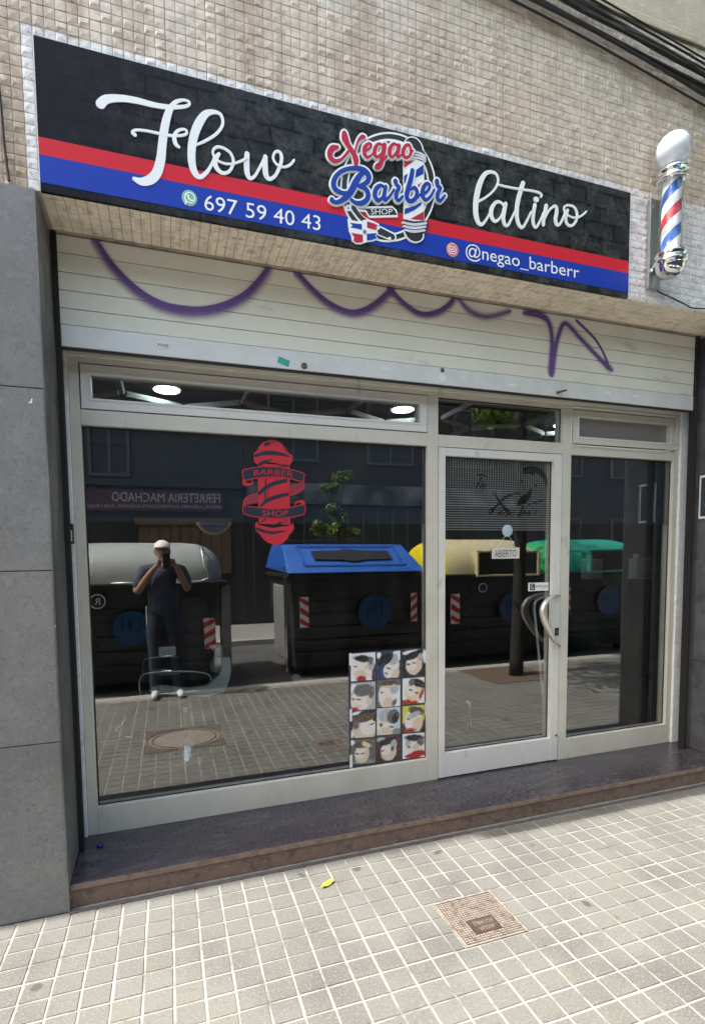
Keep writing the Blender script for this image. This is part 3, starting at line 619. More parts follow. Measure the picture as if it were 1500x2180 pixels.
def pane(name, x0, x1, z0, z1, parent, m='shop_glass'): return box(name, (x0, 0.0, z0), (x1, 0.006, z1), M[m], parent)
pane('window_pane', -0.3825, 1.541, 0.261, 2.227, sf); pane('window_pane', 2.629, 3.555, 0.259, 2.227, sf); pane('window_pane', 1.616, 2.556, 2.301, 2.5305, sf)
# glazing gasket round the fixed panes
def gasket(x0, x1, z0, z1, parent, y=-0.004, w=0.006):
    mb = MB(); mb.box((x0, y, z0), (x1, y + .003, z0 + w)); mb.box((x0, y, z1 - w), (x1, y + .003, z1)); mb.box((x0, y, z0 + w), (x0 + w, y + .003, z1 - w)); mb.box((x1 - w, y, z0 + w), (x1, y + .003, z1 - w))
    return mb.build('gasket', M['rubber'], parent)
for q in ((-0.3828, 1.5413, 0.2606, 2.2273), (2.6287, 3.5557, 0.2587, 2.2273), (1.6157, 2.5563, 2.3007, 2.5308)): gasket(*q, sf)
def sash(x0, x1, z0, z1, w, m, parent, pm='shop_glass', name='top_sash', y0=-0.036, y1=0.04):
    mb = MB(); mb.box((x0, y0, z0), (x1, y1, z0 + w), .003); mb.box((x0, y0, z1 - w), (x1, y1, z1), .003); mb.box((x0, y0, z0 + w), (x0 + w, y1, z1 - w), .003); mb.box((x1 - w, y0, z0 + w), (x1, y1, z1 - w), .003)
    o = mb.build(name, M[m], parent)
    pane('sash_pane', x0 + w, x1 - w, z0 + w, z1 - w, o, pm)
    mb = MB(); b = .005; X0, X1, Z0, Z1 = x0 + w - b, x1 - w + b, z0 + w - b, z1 - w + b
    mb.box((X0, y0 - .004, Z0), (X1, y0 + .002, Z0 + 2 * b)); mb.box((X0, y0 - .004, Z1 - 2 * b), (X1, y0 + .002, Z1)); mb.box((X0, y0 - .004, Z0 + 2 * b), (X0 + 2 * b, y0 + .002, Z1 - 2 * b)); mb.box((X1 - 2 * b, y0 - .004, Z0 + 2 * b), (X1, y0 + .002, Z1 - 2 * b))
    mb.build('glazing_bead', M['sash_metal'], o); return o
box('shadow_gap', (-0.3828, 0.0, 2.3032), (1.5413, 0.03, 2.308), M['dark_gap'], sf); box('shadow_gap', (-0.3828, 0.0, 2.525), (1.5413, 0.03, 2.5308), M['dark_gap'], sf)
sash(-0.377, 1.5365, 2.3085, 2.5245, 0.045, 'sash_metal', sf)
def frosted():
    m = bpy.data.materials.new('frosted_glass'); m.use_nodes = True; b = m.node_tree.nodes['Principled BSDF']
    b.inputs['Base Color'].default_value = (0.23, 0.215, 0.20, 1); b.inputs['Roughness'].default_value = 0.16; b.inputs['Coat Weight'].default_value = 0.6; MATS['frosted_glass'] = m
frosted()
sash(2.634, 3.550, 2.302, 2.525, 0.042, 'frame_metal', sf, 'frosted_glass')
seal = [PY(u, v, -0.040) for u, v in ((1219, 866), (1330, 877), (1438, 888), (1441, 893), (1438, 930), (1440, 941), (1446, 947), (1437, 956), (1412, 961), (1320, 955), (1221, 947), (1215, 941), (1216, 905), (1217, 870), (1219, 866))]
MB().tube(seal, 0.0035, 6).build('white_sealant', M['white_plastic'], sf)

# the door
dr = thing('glass_door', (2.55, 0.0, 0.122), 'glazed shop door in champagne aluminium with a curved pull handle and mesh film', 'door')
D0, D1, DZ0, DZ1 = 1.6195, 2.5515, 0.123, 2.2235
gl = (1.665, 2.488, 0.2815, 2.174)
dy0, dy1 = -0.034, 0.045
box('stile', (D0, dy0, DZ0), (gl[0], dy1, DZ1), M['sash_metal'], dr, .003); box('stile', (gl[1], dy0, DZ0), (D1, dy1, DZ1), M['sash_metal'], dr, .003)
box('top_rail', (gl[0] + .0005, dy0 + .001, gl[3]), (gl[1] - .0005, dy1, DZ1 - .001), M['sash_metal'], dr, .003); box('bottom_rail', (gl[0] + .0005, dy0 + .001, DZ0 + .001), (gl[1] - .0005, dy1, gl[2]), M['sash_metal'], dr, .003)
pane('door_pane', gl[0], gl[1], gl[2], gl[3], dr)
gasket(gl[0], gl[1], gl[2], gl[3], dr)
box('threshold_seal', (D0 + .002, -0.02, 0.1155), (D1, 0.03, 0.1225), M['rubber'], dr)
# curved handle, broad and flat like a bow
hp = [(1191, 1268, -0.040), (1180, 1268, -0.062), (1166, 1277, -0.080), (1158, 1288, -0.088), (1155, 1302, -0.092), (1158, 1318, -0.092), (1165, 1336, -0.088), (1174, 1354, -0.078), (1184, 1370, -0.062), (1191, 1376, -0.040)]
line = smooth_line([tuple(PY(u, v, y)) + (w,) for (u, v, y), w in zip(hp, (.010, .012, .016, .020, .023, .023, .021, .018, .013, .010))], 4)
MB().tube([p[:3] for p in line], [p[3] for p in line], 12).build('pull_handle', M['handle_metal'], dr, smooth=True)
a, b = PY(1181, 1337, -.036), PY(1189, 1353, -.036); lk = box('lock', (a.x, -0.0375, b.z), (a.x + .03, -0.034, a.z), M['black_plastic'], dr, .001)
box('key_slot', (a.x + .008, -0.0395, b.z + .012), (a.x + .022, -0.0372, a.z - .012), M['chrome'], lk)
rod = [PY(u, v, 0.05) for u, v in ((1171, 1268), (1158, 1271), (1142, 1278), (1137, 1290), (1138, 1310), (1145, 1380), (1152, 1450), (1160, 1530), (1164, 1552), (1168, 1558))]
rod[0].y = 0.012; rod[-1].y = 0.012
MB().tube(smooth_line([tuple(p) for p in rod], 3), 0.009, 10).build('inner_pull_bar', M['bar_metal'], dr, smooth=True)
box('hinge_screw', (2.532, -0.0365, 0.29), (2.546, -0.033, 0.302), M['black_plastic'], dr)

# films behind the glass
f1 = tag(box('window_film', (-0.3818, 0.008, 1.752), (1.5408, 0.0095, 2.2268), M['navy_film']), 'dark navy film across the top of the wide window with the red barber sticker', 'film')
f2 = tag(box('window_film', (2.6295, 0.008, 1.764), (3.5548, 0.0095, 2.2268), M['navy_film']), 'dark navy film on the narrow pane right beside the door', 'film')
def mesh_film():
    m = bpy.data.materials.new('mesh_film'); m.use_nodes = True; n, l = nodes_of(m); b = n['Principled BSDF']
    g = n.new('ShaderNodeNewGeometry'); sx = n.new('ShaderNodeSeparateXYZ'); l.new(g.outputs['Position'], sx.inputs[0])
    def lines(ax, p, w): return math_node(n, l, 'LESS_THAN', math_node(n, l, 'FRACT', math_node(n, l, 'DIVIDE', ax, p)), w)
    hz = lines(sx.outputs[2], 0.0152, 0.34); vt = lines(sx.outputs[0], 0.0185, 0.30)
    up = ramp(n, l, sx.outputs[2], 1.90, 2.08)
    vt2 = math_node(n, l, 'MULTIPLY', vt, math_node(n, l, 'MULTIPLY_ADD', up, 0.75, 0.25)); hz2 = math_node(n, l, 'MULTIPLY', hz, math_node(n, l, 'MULTIPLY_ADD', up, -0.6, 1.0))
    f = math_node(n, l, 'MAXIMUM', hz2, vt2)
    l.new(mixc(n, l, f, (0.012, 0.012, 0.013), (0.62, 0.62, 0.60)), b.inputs['Base Color']); b.inputs['Roughness'].default_value = 0.6; MATS['mesh_film'] = m
mesh_film()
mf = tag(box('mesh_film', (gl[0] + .001, 0.008, 1.716), (gl[1] - .001, 0.0095, gl[3] - .001), M['mesh_film']), 'black and grey fine-line film with a bearded head and scissors on the door', 'film')
mat('film_black', (0.004, 0.004, 0.005), 0.6)
DO, DS = (930, 940), 5.172
for nm, sts in (('hair', [[(960, 310, 40), (1010, 295, 50), (1090, 310, 70), (1170, 370, 60), (1200, 440, 40), (1195, 500, 20)], [(950, 345, 14), (1000, 340, 30), (1060, 350, 40)]]),
                ('beard', [[(1035, 520, 14), (1000, 600, 70), (940, 650, 90), (890, 685, 30)], [(1000, 700, 8), (1110, 660, 14), (1200, 635, 8)]]),
                ('face_line', [[(925, 430, 16), (940, 460, 8)], [(1080, 470, 14), (1090, 500, 10)]]),
                ('scissors', [[(640, 590, 22), (700, 680, 36), (770, 760, 44), (810, 800, 12)], [(600, 770, 18), (680, 680, 30), (760, 610, 26), (850, 575, 20), (915, 580, 18)], [(630, 545, 12), (655, 560, 12), (650, 590, 12), (620, 585, 12), (612, 560, 12), (630, 545, 12)], [(575, 760, 12), (600, 740, 12), (625, 755, 12), (600, 785, 12), (570, 785, 12), (575, 760, 12)]]),
                ('the_word', [[(445, 370, 10), (500, 368, 14), (540, 385, 10)], [(490, 395, 14), (450, 470, 18), (425, 520, 10)], [(505, 430, 12), (470, 520, 12)], [(490, 480, 10), (515, 465, 12), (500, 525, 10), (540, 480, 10), (545, 465, 8)]]),
                ('barber_word', [[(660, 800, 10), (690, 770, 14), (680, 810, 12), (715, 765, 12), (710, 815, 10), (755, 775, 14)], [(760, 820, 12), (790, 780, 14)], [(945, 720, 18), (910, 800, 22), (890, 820, 14)], [(930, 815, 12), (965, 760, 16), (975, 800, 12)], [(990, 800, 10), (1020, 760, 14), (1005, 800, 12), (1050, 780, 10)], [(1075, 800, 12), (1100, 765, 14), (1120, 760, 10)]])):
    mb = MB()
    for j, st_ in enumerate(sts): stroke(mb, st_, 0.0074 - 0.0001 * j, 0.0079, 0, DO, DS, 0.0, 4)
    mb.build(nm, M['film_black'], mf)

# red barber pole sticker on the glass
mat('decal_red', (0.56, 0.028, 0.045), 0.4); mat('decal_dark', (0.016, 0.022, 0.038), 0.5); mat('decal_mid', (0.28, 0.03, 0.05), 0.5); mat('decal_rim', (0.42, 0.10, 0.13), 0.5)
BO, BS = (490, 920), 7.895
p0 = PY(583, 1160, -0.002)
dc = thing('barber_sticker', (p0.x, -0.001, p0.z), 'red barber pole sticker with ribbon reading BARBER SHOP on the wide window', 'sticker')
dl = [-0.0006 - 0.0005 * k for k in range(8)]
def dpoly(nm, pts, k, m, curve=0): return poly(MB(), pts, dl[k], -0.0001, BO, BS, curve).build(nm, M[m], dc)
def dst(nm, sts, k, m):
    mb = MB()
    for st_ in sts: stroke(mb, st_, dl[k], -0.0001, 0, BO, BS, 0.0001, 4)
    return mb.build(nm, M[m], dc)
dpoly('ribbon_back', [(1000, 900), (1130, 860), (1235, 830), (1240, 930), (1150, 1020), (1010, 1065)], 0, 'decal_mid'); dpoly('ribbon_back', [(465, 1015), (330, 1060), (235, 1130), (215, 1230), (330, 1215), (470, 1190)], 0, 'decal_mid')
dst('ribbon_rim', [[(1235, 830, 16), (1238, 930, 16), (1150, 1015, 14), (1010, 1062, 14)], [(465, 1020, 14), (330, 1062, 14), (238, 1130, 16), (218, 1225, 16)]], 1, 'decal_red')
dpoly('pole_body', [(465, 520), (985, 560), (1000, 600), (1000, 1270), (1010, 1560), (480, 1540), (470, 1240), (462, 800)], 1, 'decal_red')
dpoly('dome', [(450, 310), (480, 240), (560, 160), (700, 122), (830, 160), (930, 260), (975, 350), (700, 400)], 2, 'decal_red')
dpoly('collar', [(395, 350), (440, 318), (700, 285), (930, 320), (1045, 385), (1050, 470), (1000, 560), (880, 540), (640, 500), (460, 540), (400, 500)], 3, 'decal_red')
dpoly('lower_collar', [(440, 1500), (480, 1560), (700, 1610), (1000, 1570), (1060, 1530), (1070, 1630), (1000, 1720), (760, 1750), (520, 1730), (430, 1660), (415, 1560)], 2, 'decal_red')
dpoly('lower_dome', [(490, 1700), (760, 1740), (1005, 1690), (970, 1780), (880, 1870), (740, 1900), (620, 1850), (540, 1780)], 3, 'decal_red')
dst('dark_band', [[(425, 395, 50), (560, 355, 62), (720, 350, 70), (880, 375, 50), (990, 410, 20)], [(450, 1620, 46), (560, 1665, 50), (700, 1690, 46), (800, 1680, 40), (930, 1655, 14)]], 4, 'decal_dark')
dst('stripe', [[(490, 1030, 56), (600, 930, 66), (740, 860, 64), (930, 815, 58)], [(510, 1240, 30), (620, 1150, 56), (780, 1085, 64), (960, 1045, 54)], [(480, 560, 46), (560, 500, 50), (700, 460, 16)], [(820, 580, 16), (960, 560, 36)], [(510, 1520, 16), (590, 1465, 26)], [(690, 1580, 10), (840, 1530, 50)], [(880, 1580, 10), (880, 1490, 10)], [(915, 1575, 10), (917, 1485, 10)], [(950, 1565, 10), (955, 1475, 10)], [(600, 790, 20), (575, 1180, 22)], [(635, 960, 12), (620, 1130, 14)]], 4, 'decal_dark')
dst('spot', [[(590, 205, 60), (640, 190, 62)], [(708, 170, 30), (716, 168, 30)], [(890, 230, 14), (940, 320, 16)]], 4, 'decal_dark')
r1 = [(205, 650), (240, 625), (480, 585), (720, 580), (960, 615), (1230, 690), (1235, 760), (1205, 830), (960, 770), (720, 752), (480, 765), (250, 810), (215, 760)]
r2 = [(215, 1235), (420, 1260), (720, 1290), (1000, 1270), (1240, 1215), (1250, 1360), (1180, 1400), (960, 1440), (720, 1450), (440, 1425), (260, 1385), (215, 1340)]
dpoly('ribbon', r1, 5, 'decal_dark'); dpoly('ribbon', r2, 5, 'decal_dark')
dst('ribbon_rim', [[(x, y, 15) for x, y in r + r[:1]] for r in (r1, r2)], 6, 'decal_red')
dst('ribbon_curl', [[(225, 800, 34), (240, 860, 70), (300, 880, 50), (365, 860, 26), (370, 800, 12)]], 4, 'decal_red'); dst('ribbon_curl', [[(1215, 1230, 34), (1225, 1180, 60), (1160, 1165, 40), (1095, 1190, 26), (1090, 1240, 12)]], 4, 'decal_red')
dp = lambda x, y: (BO[0] + x / BS, BO[1] + y / BS)
text_px('ribbon_word', 'BARBER', [dp(395, 640), dp(1065, 668), dp(1055, 760), dp(395, 728)], dl[7], M['decal_red'], dc, bend=-3.2)
text_px('ribbon_word', 'SHOP', [dp(540, 1310), dp(985, 1310), dp(960, 1415), dp(545, 1412)], dl[7], M['decal_red'], dc, bend=0.8)

# haircut poster: twelve small photographs
mat('poster_dark', (0.05, 0.045, 0.055), 0.3); mat('poster_white', (0.72, 0.75, 0.75), 0.3)
x0, x1, z0, z1 = 1.026, 1.549, 0.2615, 0.976
ps = thing('haircut_poster', (x0, -0.002, z0), 'poster of twelve haircut photographs stuck low on the wide window', 'poster')
box('sheet', (x0, -0.0015, z0), (x1, -0.0004, z1), M['poster_dark'], ps)
PO, PS = (730, 1370), 7.785
pcols = [(130, 535), (560, 945), (985, 1360)]
prow = [[(160, 615), (135, 575), (100, 535)], [(645, 1100), (600, 1050), (570, 995)], [(1120, 1560), (1065, 1510), (1030, 1465)], [(1590, 1990), (1540, 1940), (1490, 1900)]]
WH, LG, SK, SB, ST, HD, HB, HG, RE, NV, BK, YL, MR, GB = (.72, .75, .78), (.42, .43, .44), (.74, .68, .62), (.66, .53, .40), (.72, .58, .36), (.018, .018, .022), (.10, .07, .05), (.13, .125, .12), (.40, .025, .02), (.03, .06, .16), (.02, .02, .025), (.62, .56, .10), (.10, .03, .04), (.22, .26, .24)
pics = [(WH, (MR, .98, .80, .13, .38, 0), (SK, .44, .60, .40, .42, .1), (LG, .80, .42, .14, .22, 0), (SB, .40, .80, .26, .18, .2), (HD, .50, .20, .40, .12, .12), (HG, .82, .30, .10, .14, .2), (SB, .60, .52, .05, .09, 0), (HB, .18, .48, .08, .03, .2), (RE, .42, .95, .20, .13, 0)),
        (NV, (WH, .90, .15, .22, .22, 0), (WH, .08, .10, .10, .12, 0), (SK, .62, .62, .30, .42, .5), (LG, .72, .30, .20, .22, .4), (HD, .36, .28, .36, .20, -.45), (SB, .80, .85, .16, .20, .3), (HB, .50, .64, .10, .03, .4), (HB, .40, .80, .07, .03, .5)),
        (BK, (WH, .30, .08, .36, .07, -.1), (WH, .95, .25, .08, .25, 0), (SB, .50, .58, .36, .38, .12), (SK, .40, .52, .22, .30, .1), (HD, .46, .22, .44, .13, -.32), (LG, .78, .30, .10, .14, 0), (HB, .25, .55, .08, .03, 0), (HB, .50, .53, .08, .03, 0), (SB, .40, .80, .14, .04, 0), (BK, .90, .95, .26, .16, -.3)),
        (LG, (WH, .10, .20, .12, .16, 0), (SK, .36, .66, .40, .36, .3), (SB, .74, .66, .12, .18, .2), (HG, .52, .28, .42, .22, -.06), (HG, .84, .42, .10, .18, .2), (HB, .30, .60, .12, .03, .2), (HB, .08, .58, .06, .03, .1), (RE, .12, .97, .20, .08, 0), (SB, .30, .86, .16, .05, .2)),
        (HG, (WH, .95, .70, .22, .50, .2), (SK, .42, .60, .36, .46, -.1), (SB, .50, .85, .24, .20, .2), (HB, .52, .16, .40, .12, .06), (LG, .74, .36, .20, .18, .1), (SB, .55, .24, .34, .03, .06), (HB, .22, .44, .06, .03, .2), (HG, .75, .85, .08, .16, .6)),
        (WH, (RE, .30, .95, .40, .12, .1), (ST, .46, .52, .36, .38, -.45), (SK, .36, .44, .22, .26, -.4), (RE, .84, .62, .07, .24, .4), (HD, .70, .22, .36, .15, .40), (HG, .40, .16, .12, .16, .8), (HB, .36, .46, .09, .03, .3), (HB, .62, .58, .09, .03, .3), (SB, .30, .76, .10, .03, .3)),
        (BK, (WH, .20, .06, .22, .06, -.3), (SB, .56, .72, .50, .42, -.1), (SK, .70, .62, .34, .30, -.1), (HB, .48, .26, .48, .17, -.16), (HG, .20, .50, .12, .18, 0), (HB, .86, .52, .10, .03, -.2), (SB, .30, .72, .07, .09, 0), (WH, .05, .85, .06, .12, 0)),
        ((.50, .58, .66), (SK, .38, .58, .40, .46, -.3), (LG, .40, .28, .34, .24, -.2), (HG, .70, .34, .26, .28, .6), (HD, .80, .38, .14, .20, .6), (SB, .40, .85, .26, .14, .1), (HB, .18, .62, .07, .07, 0), (HB, .62, .72, .12, .03, .1), (GB, .85, .92, .20, .14, 0)),
        (YL, (MR, .15, .88, .25, .25, 0), (BK, .92, .85, .16, .28, .2), (SK, .46, .58, .38, .42, .25), (SB, .66, .72, .22, .26, .3), (HB, .62, .20, .36, .16, .22), (LG, .50, .36, .30, .10, -.3), (SB, .74, .56, .07, .12, .2), (HB, .25, .50, .08, .03, .2), (RE, .30, .96, .28, .10, -.1), (WH, .28, .78, .10, .06, 0)),
        (HG, (WH, .05, .10, .08, .12, 0), (GB, .55, .96, .50, .12, 0), (SB, .44, .60, .30, .40, .12), (SK, .38, .56, .20, .28, .1), (HB, .44, .22, .36, .14, -.12), (ST, .62, .22, .20, .10, .5), (HB, .26, .58, .09, .03, 0), (HB, .48, .57, .09, .03, 0), (SB, .36, .80, .12, .03, 0)),
        (MR, (LG, .18, .12, .20, .10, 0), (BK, .45, .98, .40, .10, 0), (SB, .50, .60, .34, .42, .05), (SK, .40, .52, .22, .26, .05), (HD, .46, .20, .42, .14, -.20), (LG, .72, .32, .14, .18, .1), (HB, .66, .52, .06, .10, 0), (HB, .24, .58, .09, .03, 0), (SB, .34, .82, .14, .06, .1)),
        (WH, (SK, .50, .52, .38, .34, .1), (LG, .24, .36, .12, .18, 0), (HD, .52, .18, .44, .13, .08), (HG, .78, .36, .16, .16, .1), (SB, .60, .55, .16, .14, 0), (HB, .28, .54, .09, .03, .1), (RE, .62, .86, .42, .15, -.2), (RE, .30, .92, .20, .08, 0))]
def picture(k, layers):
    m = bpy.data.materials.new('haircut_print'); m.use_nodes = True; n, l = nodes_of(m); b = n['Principled BSDF']; b.inputs['Roughness'].default_value = .3
    at = n.new('ShaderNodeAttribute'); at.attribute_name = 'st'
    w = n.new('ShaderNodeVectorMath'); w.operation = 'MULTIPLY_ADD'; nz = n.new('ShaderNodeTexNoise'); nz.inputs['Scale'].default_value = 6; nz.inputs['Detail'].default_value = 5; mp = n.new('ShaderNodeVectorMath'); mp.operation = 'ADD'; mp.inputs[1].default_value = (k * 3.1, k * 1.7, 0)
    l.new(at.outputs['Vector'], mp.inputs[0]); l.new(mp.outputs[0], nz.inputs['Vector']); l.new(nz.outputs['Color'], w.inputs[0]); w.inputs[1].default_value = (.12, .12, 0); l.new(at.outputs['Vector'], w.inputs[2])
    c = layers[0]
    for col, cx, cy, rx, ry, rot in layers[1:]:
        mpn = n.new('ShaderNodeMapping'); mpn.vector_type = 'TEXTURE'; mpn.inputs['Location'].default_value = (cx + .06, cy + .06, 0); mpn.inputs['Rotation'].default_value = (0, 0, rot); mpn.inputs['Scale'].default_value = (rx, ry, 1); l.new(w.outputs[0], mpn.inputs[0])
        ln = n.new('ShaderNodeVectorMath'); ln.operation = 'LENGTH'; l.new(mpn.outputs[0], ln.inputs[0])
        soft = min(.5, .025 / min(rx, ry)); c = mixc(n, l, ramp(n, l, ln.outputs['Value'], 1 + soft, 1 - soft), c, col)
    gr = noise(n, l, w.outputs[0], 9, 6, .7); c = mixc(n, l, ramp(n, l, gr, .55, .85), c, (.60, .58, .55)); c = mixc(n, l, ramp(n, l, gr, .40, .18), c, (.08, .07, .07))
    l.new(c, b.inputs['Base Color']); return m
for i in range(12):
    r, c = divmod(i, 3); xa, xb = pcols[c]; ya, yb = prow[r][c]
    quad = [(xa, ya + 16), (xb, ya - 14), (xb, yb - 14), (xa, yb + 16)]
    ph = poly(MB(), quad, -0.0022, -0.0016, PO, PS).build('photograph', picture(i, pics[i]), ps)
    at = ph.data.attributes.new('st', 'FLOAT_VECTOR', 'POINT')
    for j, st_ in enumerate(((0, 0), (1, 0), (1, 1), (0, 1)) * 2): at.data[j].vector = (*st_, 0)
for u, v, w_ in ((743, 1391, 5), (744, 1510, 5), (744, 1608, 6), (903, 1385, 4), (904, 1497, 3.5)):
    a, b = PY(u, v, -.004), PY(u + w_, v + 26, -.004); box('sticky_tape', (a.x, -0.0043, b.z), (b.x, -0.0040, a.z), M['poster_white'], ps)

# hanging notice on the door, small labels
mat('card_cream', (0.62, 0.60, 0.53), 0.6); mat('cup_blue', (0.42, 0.52, 0.60), 0.25)
a, b = PY(1046, 1166, 0.0), PY(1104, 1189, 0.0)
ab = thing('open_sign', (a.x, -0.004, b.z), 'small white ABIERTO sign hanging from a round suction cup on the door', 'sign')
bd = box('board', (a.x, -0.0055, b.z), (b.x, -0.0025, a.z), M['card_cream'], ab, .001)
text_px('open_word', 'ABIERTO', [(1052.5, 1171.5), (1098.5, 1170.5), (1098.5, 1184.5), (1053, 1187)], -0.0062, M['poster_dark'], ab)
c = PY(1077, 1130, 0.011)
MB().lathe_y((c.x, -0.001, c.z), [(0.040, 0), (0.039, 0.003), (0.026, 0.006), (0.010, 0.008)]).build('suction_cup', M['cup_blue'], ab)
MB().tube([(a.x + .03, -0.004, a.z), (c.x, -0.0055, c.z - .02), (b.x - .03, -0.004, a.z)], 0.0012, 5).build('string', M['white_plastic'], ab)
a, b = PY(1124, 1241, 0), PY(1172, 1257, 0)
em = thing('door_label', (a.x, -0.001, b.z), 'small white label with a black square mark above the door handle', 'label')
box('label_sheet', (a.x, -0.0012, b.z), (b.x, -0.0004, a.z), M['white_plastic'], em)
box('black_mark', (a.x + .012, -0.0016, b.z + .006), (a.x + .052, -0.0011, a.z - .006), M['film_black'], em)
text_px('mark_letter', 'G', [(1129.5, 1244), (1134.5, 1244), (1134.5, 1254.5), (1129.5, 1254.5)], -0.002, M['white_plastic'], em)
text_px('label_word', 'EMPUJAR', [(1139, 1246), (1169, 1245), (1169, 1252.5), (1139, 1253.5)], -0.002, M['stone_panel'], em)
# suction mark and smear low on the door glass
mat('smear', (0.30, 0.35, 0.38), 0.7)
mb = MB()
stroke(mb, [(992, 1493, 4), (997, 1496, 7), (1001, 1501, 4)], -0.0006, -0.0001); stroke(mb, [(999, 1503, 2.2), (1000, 1515, 1.2), (999.5, 1524, .8)], -0.0008, -0.0001); stroke(mb, [(1001, 1530, 1.6), (1001.5, 1548, 1.0)], -0.0007, -0.0001); stroke(mb, [(994, 1538, 1.4), (994.5, 1552, .8)], -0.0007, -0.0001)
tag(mb.build('bird_dropping', M['smear']), 'pale blue-white splash running down low on the door glass', 'stain')
# ------------------------------------------------------------------ roller shutter
mat('shutter_paint', (0.74, 0.73, 0.63), 0.42, 0, [((0.68, 0.665, 0.57), 3, 0.45, 0.7), ((0.30, 0.27, 0.21), 5, 0.62, 0.8, (0.5, 1, 2))], None)
mat('shutter_bar', (0.69, 0.695, 0.675), 0.35, 0.1, [((0.61, 0.61, 0.59), 8, 0.45, 0.7)])
mat('purple_paint', (0.125, 0.062, 0.235), 0.55)
def spray():
    m = bpy.data.materials.new('purple_spray'); m.use_nodes = True; n, l = nodes_of(m); b = n['Principled BSDF']; b.inputs['Base Color'].default_value = (0.15, 0.06, 0.30, 1); b.inputs['Roughness'].default_value = 0.6
    g = n.new('ShaderNodeNewGeometry'); at = n.new('ShaderNodeAttribute'); at.attribute_name = 'side'
    e = math_node(n, l, 'SUBTRACT', 1.0, math_node(n, l, 'ABSOLUTE', at.outputs['Fac'])); e = math_node(n, l, 'POWER', e, 1.6)
    sp = ramp(n, l, noise(n, l, g.outputs['Position'], 500, 3, 0.7), 0.40, 0.62); a_ = math_node(n, l, 'MULTIPLY', e, math_node(n, l, 'MULTIPLY_ADD', sp, 0.9, 0.45), None, True)
    l.new(a_, b.inputs['Alpha']); MATS['purple_spray'] = m
spray()
SHY = -0.16
sh = thing('roller_shutter', (1.55, SHY, 2.552), 'half-rolled beige slatted shutter sprayed with purple loops', 'shutter')
zz = [2.552, 2.652, 2.727, 2.808, 2.889, 2.974, 3.0545]
mb = MB().box((-0.4325, SHY - 0.006, zz[0]), (3.55, SHY + 0.02, zz[1] - .0018), 0.003); bb = mb.build('bottom_bar', M['shutter_bar'], sh)
rr = random.Random(3)
for a, b in zip(zz[1:], zz[2:]):
    e = rr.uniform(-.004, .004)
    mb = MB(); y = SHY; X0, X1 = -0.4325, 3.55 + e
    prof = [(y + .012, a + .0008), (y - .0022, a + .0008), (y - .0032, a + .002), (y - .0032, b - .0035), (y - .0020, b - .0026), (y + .012, b - .0026)]
    mb.prism([(X0, p, z) for p, z in prof], (X1 - X0, 0, 0)); mb.build('slat', M['shutter_paint'], sh, fixn=True)
box('dark_slot', (-0.4325, SHY + .013, zz[1] - .005), (3.55, SHY + .02, 3.0550), M['dark_gap'], sh)
box('guide_rail', (-0.4545, -0.182, 0.116), (-0.4335, -0.135, 3.0555), M['dark_gap'], sh); box('guide_rail', (3.5525, -0.182, 0.116), (3.575, -0.135, 3.0555), M['dark_gap'], sh)
box('rubber_lip', (-0.43, SHY + .002, zz[0] - .012), (3.55, SHY + .012, zz[0]), M['rubber'], sh)
loops = [[(207, 513, 9), (240, 563, 12), (290, 613, 13), (345, 646, 14), (410, 658, 14), (470, 650, 14), (520, 626, 13), (550, 596, 11), (568, 571, 9)],
         [(636, 582, 9), (665, 613, 9), (700, 643, 9), (740, 661, 9), (770, 660, 10), (800, 644, 11), (830, 617, 11)], [(833, 616, 8), (860, 644, 9), (895, 666, 9), (930, 663, 10), (955, 647, 10), (966, 634, 8)],
         [(1122, 666, 12), (1150, 671, 16), (1167, 685, 12), (1174, 715, 8), (1174, 760, 12), (1173, 788, 16)], [(1174, 788, 14), (1179, 755, 12), (1188, 715, 9), (1203, 688, 9), (1235, 720, 8), (1270, 757, 9), (1296, 783, 13)], [(1296, 784, 10), (1286, 755, 7), (1265, 720, 7), (1227, 682, 8)]]
for k, st_ in enumerate(loops): stroke(MB(), [(x_, y_, w_ * .78) for x_, y_, w_ in st_], SHY - 0.0040 - .0006 * (k % 3), SHY - .0036, 0, ramp_=0.0002).build('graffiti_line', M['purple_paint'], sh)
mb = MB()
for k, (st_, off, gr) in enumerate(((loops[0], 8, 26), (loops[1], 6, 20), (loops[2], 4, 16), ([(980, 640, 8), (1000, 662, 14), (1035, 674, 12), (1080, 664, 9)], 0, 14), (loops[3], 0, 16), (loops[4], 0, 14))):
    stroke(mb, [(x, y + off, w) for x, y, w in st_], SHY - 0.00385 - .00002 * k, SHY - .0038, gr, ramp_=0.0)
ov = mb.build('overspray', M['purple_spray'], sh); at = ov.data.attributes.new('side', 'FLOAT', 'POINT')
for i in range(len(at.data)): at.data[i].value = -1.0 if i % 2 == 0 else 1.0
mat('label_green', (0.03, 0.40, 0.30), 0.4); mat('lock_brass', (0.16, 0.12, 0.07), 0.4, 0.8)
def patch(nm, quad, m, par, Y=SHY - .0075): return MB().prism([PY(u, v, Y) for u, v in quad], (0, 0.0012, 0)).build(nm, M[m], par)
lab = patch('printed_label', [(333, 727), (362, 729), (362, 742), (333, 740)], 'white_plastic', bb)
text_px('label_print', 'MAE', [(336, 730), (359, 732), (359, 739.5), (336, 737.5)], SHY - .0082, M['film_black'], bb)
patch('green_label', [(593, 758), (617, 768), (614, 781), (590, 771)], 'label_green', bb)
